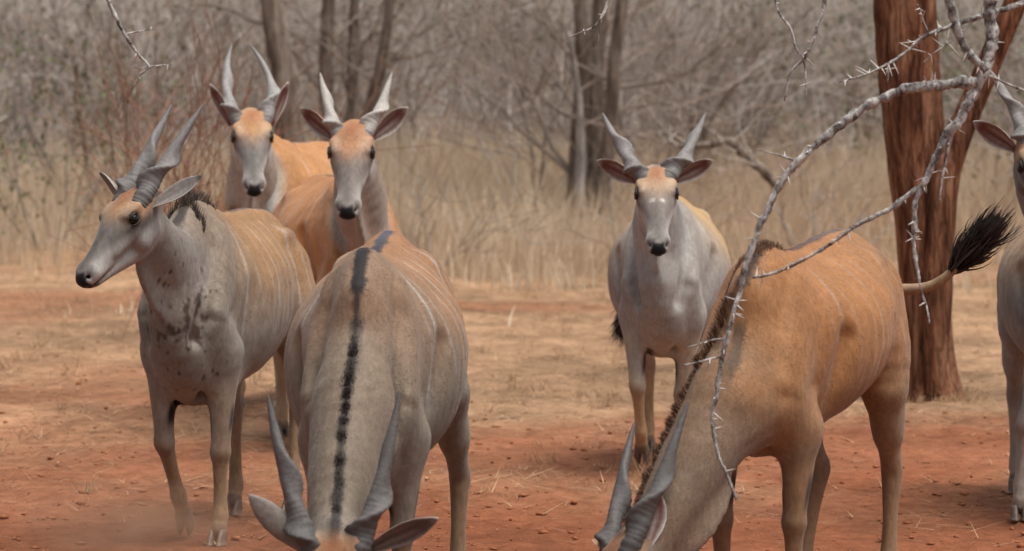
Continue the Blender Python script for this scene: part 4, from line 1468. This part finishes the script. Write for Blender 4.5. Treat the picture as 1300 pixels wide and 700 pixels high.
thorn_branch('long lichen-grey thorn branch arching down in front of the grazing eland at the right', [
    (at(D1, (1238, 102), (1200, 110), (1150, 113), (1115, 128), (1075, 152), (1035, 185), (1000, 220), (975, 262), (958, 305), (940, 365), (925, 425), (912, 480), (905, 530), (912, 580), (936, 634)), .0165, .0045),
    (at(D1, (918, 455), (895, 457), (866, 464)), .004, .0015),
    (at(D1, (923, 430), (900, 432), (873, 440)), .0038, .0012),
    (at(D1, (1010, 205), (985, 196), (962, 190)), .004, .0015)], 3)
thorn_branch('knotty lichen-grey branch crossing the fork of the red tree and dropping to a thin tip', [
    (at(D1 + .1, (1262, -60), (1258, 0), (1258, 50), (1250, 95), (1225, 140), (1200, 175), (1182, 215), (1165, 250), (1160, 290), (1164, 335), (1172, 375), (1181, 412)), .020, .0022),
    (at(D1 + .1, (1166, 240), (1130, 265), (1085, 288), (1040, 318), (985, 345), (955, 352)), .0085, .004),
    (at(D1 + .1, (1212, 158), (1203, 190), (1196, 225), (1192, 262)), .008, .002),
    (at(D1 + .1, (1250, 95), (1275, 105), (1310, 120)), .005, .003)], 4)
thorn_branch('bent grey thorn branch entering above the fork of the red tree', [
    (at(D1 - .1, (1190, -60), (1205, 0), (1215, 40), (1232, 72), (1252, 92)), .013, .011)], 5, .05)
thorn_branch('bristly thorn twig reaching left across the trunk of the red tree', [
    (at(D1 + .25, (1340, -20), (1290, 8), (1240, 22), (1200, 34), (1165, 52), (1135, 78), (1105, 92), (1065, 106)), .011, .002),
    (at(D1 + .25, (1128, 80), (1128, 92), (1127, 104)), .005, .002),
    (at(D1 + .25, (1180, 42), (1172, 22), (1165, 4)), .003, .001),
    (at(D1 + .25, (1240, 22), (1222, 40), (1190, 66), (1172, 82)), .003, .001)], 6, .05, 34)
thorn_branch('forked thorn twig hanging from the top between the wide-horned eland and the red tree', [
    (at(D1 + .4, (1052, -40), (1045, 2), (1036, 40), (1022, 73)), .0075, .0055),
    (at(D1 + .4, (978, -30), (986, 6), (1002, 38), (1014, 66), (1022, 73)), .0035, .004),
    (at(D1 + .4, (1022, 73), (1006, 90), (998, 112), (995, 129)), .0045, .0018),
    (at(D1 + .4, (1020, 75), (1023, 100), (1025, 126)), .003, .001),
    (at(D1 + .4, (1022, 73), (1034, 84)), .003, .001)], 7, .02, 14)
thorn_branch('small thorny twig hanging from the top at the left above the walking eland', [
    (at(D1 + .6, (120, -40), (138, 2), (152, 32), (164, 52), (178, 72), (190, 86), (178, 98), (170, 110)), .007, .0022),
    (at(D1 + .6, (160, 42), (180, 38), (199, 35)), .003, .001),
    (at(D1 + .6, (190, 86), (204, 84), (217, 83)), .003, .001),
    (at(D1 + .6, (186, 88), (176, 88), (166, 86)), .002, .001)], 8, .02, 18)
thorn_branch('short pale twig hanging from the top just left of the wide horns', [
    (at(D1 + .8, (790, -40), (772, 2), (764, 22), (752, 36), (720, 47)), .006, .0018),
    (at(D1 + .8, (764, 24), (762, 40), (760, 54)), .002, .001)], 9, .012, 10)

# ------------------------------------------------------------------ dust kicked up by the walking animal
m = bpy.data.materials.new('dust')
m.use_nodes = True
nt = m.node_tree
nt.nodes.remove(nt.nodes['Principled BSDF'])
pv = nt.nodes.new('ShaderNodeVolumePrincipled')
pv.inputs['Color'].default_value = (.80, .46, .30, 1)
tc = nt.nodes.new('ShaderNodeTexCoord')
gr = nt.nodes.new('ShaderNodeTexGradient'); gr.gradient_type = 'SPHERICAL'
nt.links.new(tc.outputs['Object'], gr.inputs[0])
nz = nt.nodes.new('ShaderNodeTexNoise'); nz.inputs['Scale'].default_value = 2.6; nz.inputs['Detail'].default_value = 4
nt.links.new(tc.outputs['Object'], nz.inputs['Vector'])
mm = nt.nodes.new('ShaderNodeMath'); mm.operation = 'MULTIPLY_ADD'
mm.inputs[1].default_value = 2.0; mm.inputs[2].default_value = -.62
nt.links.new(nz.outputs['Fac'], mm.inputs[0])
m2 = nt.nodes.new('ShaderNodeMath'); m2.operation = 'MULTIPLY'; m2.use_clamp = True
nt.links.new(mm.outputs[0], m2.inputs[0]); nt.links.new(gr.outputs['Fac'], m2.inputs[1])
m3 = nt.nodes.new('ShaderNodeMath'); m3.operation = 'MULTIPLY'; m3.inputs[1].default_value = 4.0
nt.links.new(m2.outputs[0], m3.inputs[0]); nt.links.new(m3.outputs[0], pv.inputs['Density'])
nt.links.new(pv.outputs[0], nt.nodes['Material Output'].inputs['Volume'])
a_ = np.linspace(0, math.pi, 13); b_ = np.arange(24) * 2 * math.pi / 24
Vd = np.stack([np.outer(np.sin(a_), np.cos(b_)), np.outer(np.sin(a_), np.sin(b_)), np.outer(np.cos(a_), np.ones(24))], -1).reshape(-1, 3)
Fd = [(i_ * 24 + j_, (i_ + 1) * 24 + j_, (i_ + 1) * 24 + (j_ + 1) % 24, i_ * 24 + (j_ + 1) % 24) for i_ in range(12) for j_ in range(24)]
for k_, (dx_, dy_, sx_, sy_, sz_, lb) in enumerate([(-1.62, 13.95, .62, .42, .24, 'thin red dust drifting round the hooves of the walking eland'),
                                                   (-.72, 12.1, .55, .55, .30, 'thin red dust beside the muzzle of the eland grazing in front')]):
    o = link('dust', mesh_np('dust', Vd, Fd), m)
    o.location = (dx_, dy_, .14); o.scale = (sx_, sy_, sz_)
    tag(o, lb, 'dust', kind='stuff')
# ------------------------------------------------------------------ the herd
GREY = (.25, .225, .20)
HERD = []
HERD.append(dict(  # walker at the left, head turned away to the left
    label='grey-necked eland walking at the far left, head turned left, dark spots on its neck',
    loc=(-1.315, 15.115), yaw=R(-103), scale=1.0, res=.0090, fur=120000, tail=[(-.70, 0, 1.27), (-.80, -.03, 1.22), (-.83, -.08, 1.12), (-.84, -.12, 1.0), (-.84, -.13, .93)], poll=ray_point(182, 262, 14.0), nose_dir=(-.53, -.59, -.61), head_scale=.95, ear_tip=True, ear_w=.045, ear_len=.27, horn_col=(.13, .122, .118), horn_r=.047,
    neck1=(.30, 0, .06), neck2=(.12, .75, -.65), neck2len=.25, horn_len=.51, horn_dir=(-.97, .04, .25), turns=1.3, lyre=.0, curl=.04, girth=.80, neck_w=.76, neck_b=.80, mane_from=3, mane=.045, mane_n=1300, folds=.006,
    ears={1: (.87, -.15, .46, 0), -1: (-.5, .8, .3)}, ear_front={1: (-.35, -.75, .55, 0)}, ear_in=(.16, .14, .13), ear_rim=(.30, .28, .26), tilt=0.0,
    legs={'FL': dict(), 'FR': dict(S=(.62, .112, 1.02), E=(.52, .125, .86), K=(.56, -.10, .45), T=(.43, -.08, .20), C=(.375, -.075, .115), toe=(.5, 0, -.86)),
          'HL': dict(K=(-.60, .17, .49), T=(-.52, .16, .13), C=(-.495, .16, .055)), 'HR': dict(K=(-.66, -.17, .49), T=(-.66, -.16, .13), C=(-.63, -.16, .055))},
    coat=dict(tan=(.40, .225, .105), rump=(.42, .24, .115), grey=(.26, .235, .205), pale=(.40, .36, .32), dark=(.03, .026, .026), neck=(.29, .27, .25), neck_under=(.36, .345, .33),
              leg=(.30, .235, .17), leg_low=(.33, .22, .13), face=(.17, .155, .14), cheek=(.42, .40, .38), front=.30, front_grey=.75, z0=.85, z1=1.30, stripes=.6, mane=.3, gain=.72,
              mud=[(.74, .03, 1.0, .125, 46, 1), (.78, .06, 1.18, .10, 30, 0)])))
HERD.append(dict(  # front, head down
    label='eland grazing head-on in front, dark stripe down its back and neck, horns pointing up',
    loc=(-.50, 12.15), yaw=R(-93), res=.0108, fur=120000, poll=ray_point(427, 694, 10.95), nose_dir=(.02, -.28, -.95), head_up=(0, -1, .2),
    neck1=(.32, 0, -.10), neck2=(.0, .55, .8), neck2len=.30, horn_len=.56, horn_dir=(-.96, .27, .05), turns=1.3, horn_r=.046, horn_col=(.085, .08, .078), tilt=-.10, girth=1.0,
    cross_folds=.0012, ear_w=.040, ears={1: (.88, -.1, .45, 0), -1: (-.70, -.1, .70, 0)}, ear_front={1: (.2, -.85, -.45, 0), -1: (.3, .9, -.2, 0)}, ear_rim=(.24, .22, .20), ear_in=(.09, .07, .065), head_scale=1.12, neck_b=.95,
    legs={'HL': dict(K=(-.715, .26, .485), T=(-.69, .25, .13), C=(-.665, .25, .055), G=(-.535, .22, .84))},
    coat=dict(tan=(.43, .225, .11), rump=(.46, .22, .10), grey=(.27, .225, .18), pale=(.36, .32, .28), dark=(.025, .022, .024), neck=(.26, .205, .155),
              leg=(.28, .24, .20), leg_low=(.33, .23, .14), face=(.2, .185, .17), front=.15, front_grey=.55, z0=.88, z1=1.34, stripes=1.0, mane=.85, stripe_w=.75, dorsal=1.0, gain=.64, ear=(.20, .18, .16), mane_tip=(.10, .085, .075)), mane=.016, hump_len=.5, hump_hair=False, mane_n=4500, hair_w=.0018))
HERD.append(dict(  # right, head down
    label='orange-tan eland grazing at the right with its tail flicked out behind the thorny branch',
    loc=(1.084, 12.50), yaw=R(-112), res=.0108, fur=120000, poll=ray_point(808, 702, 11.45), nose_dir=(-.28, -.45, -.85), head_up=(-.85, -.42, .3),
    neck1=(.34, 0, -.10), neck2=(.45, .45, .77), neck2len=.30, horn_len=.57, horn_dir=(-.97, .20, .0), horn_col=(.085, .08, .078), turns=1.2, tilt=-.10,
    ears={1: (.22, .2, .95, 0), -1: (-.5, .8, 0)}, ear_front={1: (.35, -.9, .1, 0)}, ear_len=.22, neck_b=.80, dewlap=(7, 11), dewlap_len=.05, depth=.83, neck_roll=32, groove=False,
    legs={'HR': dict(G=(-.50, -.19, .83), K=(-.62, -.10, .49), T=(-.50, -.13, .14), C=(-.46, -.13, .055)), 'FR': dict(K=(.47, -.15, .405), T=(.45, -.145, .125), C=(.475, -.145, .055))},
    tail=[(-.72, 0, 1.25), (-.84, .08, 1.18), (-.87, .27, 1.18), (-.87, .40, 1.27), (-.87, .48, 1.36)],
    coat=dict(tan=(.44, .205, .082), rump=(.43, .22, .10), grey=(.34, .205, .115), pale=(.36, .29, .22), dark=(.03, .022, .02), neck=(.215, .15, .105), neck_under=(.25, .19, .145),
              leg=(.36, .225, .125), leg_low=(.34, .21, .12), face=(.2, .17, .14), front=.5, front_grey=.25, z0=.7, z1=1.15, stripes=.30, mane=.6, gain=.68, tailc=(.30, .20, .12), mane_col=(.085, .05, .034), mane_tip=(.24, .12, .06)),
    mane=.032, mane_n=9000, hump_len=.7))
HERD.append(dict(  # far, facing the lens
    label='pale grey eland walking straight ahead with widely spread horns, right of the middle',
    loc=(.86, 18.1), yaw=R(-97), res=.0142, fur=50000, fur_w=.002, dewlap=(3, 9), dewlap_len=.085, poll=ray_point(832, 232, 17.3), nose_dir=(0, -.78, -.62), head_scale=1.04,
    neck1=(.28, 0, .10), neck2=(.05, .55, -.8), neck2len=.22, horn_len=.47, horn_dir=(-.90, .52, .22), horn_r=.052, turns=1.4, curl=-.05, ears={1: (-.55, .82, .15), -1: (-.55, .82, .15)},
    legs={'FR': dict(K=(.62, -.12, .47), T=(.52, -.11, .22), C=(.46, -.11, .13), toe=(.5, 0, -.86)), 'FL': dict(K=(.40, .10, .41), T=(.33, .09, .13), C=(.35, .09, .055))},
    tail=[(-.70, 0, 1.27), (-.85, -.06, 1.18), (-.90, -.16, 1.0), (-.86, -.26, .86), (-.84, -.30, .76)],
    coat=dict(tan=(.46, .29, .13), rump=(.46, .29, .13), grey=(.34, .32, .30), pale=(.45, .42, .38), dark=(.05, .04, .04), neck=(.36, .35, .34), neck_under=(.42, .41, .40),  # paler neck front carries painted highlights, greyer neck sides the painted shading
              leg=(.44, .36, .27), leg_low=(.45, .30, .17), face=(.24, .215, .20), cheek=(.50, .48, .46), front=.2, front_grey=.9, z0=1.0, z1=1.3, stripes=.6, mane=.1, chevron=1, ochre=(.42, .28, .17), gain=.86), mane=.0))
HERD.append(dict(  # behind the front one
    label='orange eland with pale straight horns looking over the back of the grazing one',
    loc=(-1.0, 19.0), yaw=R(-74), scale=1.07, res=.0142, fur=50000, fur_w=.002, poll=ray_point(449, 178, 18.0), nose_dir=(-.03, -.76, -.65),
    neck1=(.26, 0, .12), neck2=(.02, .5, -.85), neck2len=.24, horn_len=.40, horn_dir=(-.94, .30, .25), horn_r=.044, turns=1.1, horn_col=(.30, .28, .26), ears={1: (-.75, .65, .2), -1: (-.72, .68, .2)},
    head_scale=1.08,
    coat=dict(tan=(.50, .225, .085), rump=(.52, .225, .085), grey=(.44, .22, .10), pale=(.40, .33, .27), dark=(.03, .026, .03), neck=(.34, .30, .26), neck_under=(.36, .33, .30),
              leg=(.40, .28, .18), leg_low=(.40, .27, .16), face=(.25, .22, .20), cheek=(.48, .45, .42), front=.55, front_grey=.6, z0=.8, z1=1.15, stripes=.5, mane=.3, gain=.80, ochre=(.46, .24, .12)), mane=.0))
HERD.append(dict(  # rearmost left
    label='rearmost eland at the left with tall horns close together and ears raised upright',
    loc=(-1.36, 20.8), z=.10, yaw=R(-110), scale=1.13, res=.0142, fur=50000, fur_w=.002, poll=ray_point(319, 160, 19.8), nose_dir=(.09, -.75, -.65),
    neck1=(.26, 0, .10), neck2=(.05, .4, -.9), neck2len=.28, horn_len=.50, horn_dir=(-.96, .08, .25), turns=1.2, curl=-.10, lyre=.10, ear_s=.11, ears={1: (.30, .1, .95, 0), -1: (-.42, .1, .9, 0)},
    horns={1: dict(curl=-.20), -1: dict(curl=-.02)}, ear_w=.038, ear_front={1: (.75, -.65, 0, 0), -1: (-.6, -.8, 0, 0)}, head_scale=1.0, horn_col=(.22, .21, .205),
    coat=dict(tan=(.48, .235, .095), rump=(.50, .235, .09), grey=(.40, .26, .15), pale=(.42, .37, .32), dark=(.05, .045, .05), neck=(.38, .33, .28), neck_under=(.50, .49, .47),
              leg=(.40, .28, .18), leg_low=(.40, .27, .16), face=(.22, .205, .195), cheek=(.52, .50, .48), front=.6, front_grey=.5, z0=.8, z1=1.15, stripes=.3, mane=.3,
              ear=(.40, .34, .27), ochre=(.50, .27, .12), gain=.84), mane=.0))
HERD.append(dict(  # cut by the right edge
    label='grey eland cut off by the right edge of the picture, one white-footed foreleg forward',
    loc=(2.70, 16.05), yaw=R(-92), res=.0142, fur=45000, fur_w=.002, poll=ray_point(1313, 192, 15.2), nose_dir=(.08, -.70, -.70),
    neck1=(.28, 0, .12), neck2=(.05, .5, -.85), neck2len=.22, horn_len=.46, horn_dir=(-.93, .30, .25), turns=1.6, lyre=-.06, ears={1: (-.45, .85, .2), -1: (-.62, .75, .2)},
    legs={'FR': dict(K=(.66, -.28, .45), T=(.66, -.30, .17), C=(.69, -.31, .075), E=(.52, .18, .86))},
    coat=dict(tan=(.42, .26, .13), rump=(.42, .25, .12), grey=(.30, .285, .27), pale=(.42, .40, .37), dark=(.03, .026, .026), neck=(.30, .285, .27), neck_under=(.33, .32, .31),
              leg=(.36, .33, .30), leg_low=(.42, .36, .30), face=(.22, .205, .19), front=.3, front_grey=.8, z0=.95, z1=1.3, stripes=.3, mane=.3), mane=.03))
for spec in HERD:
    build_eland(spec)
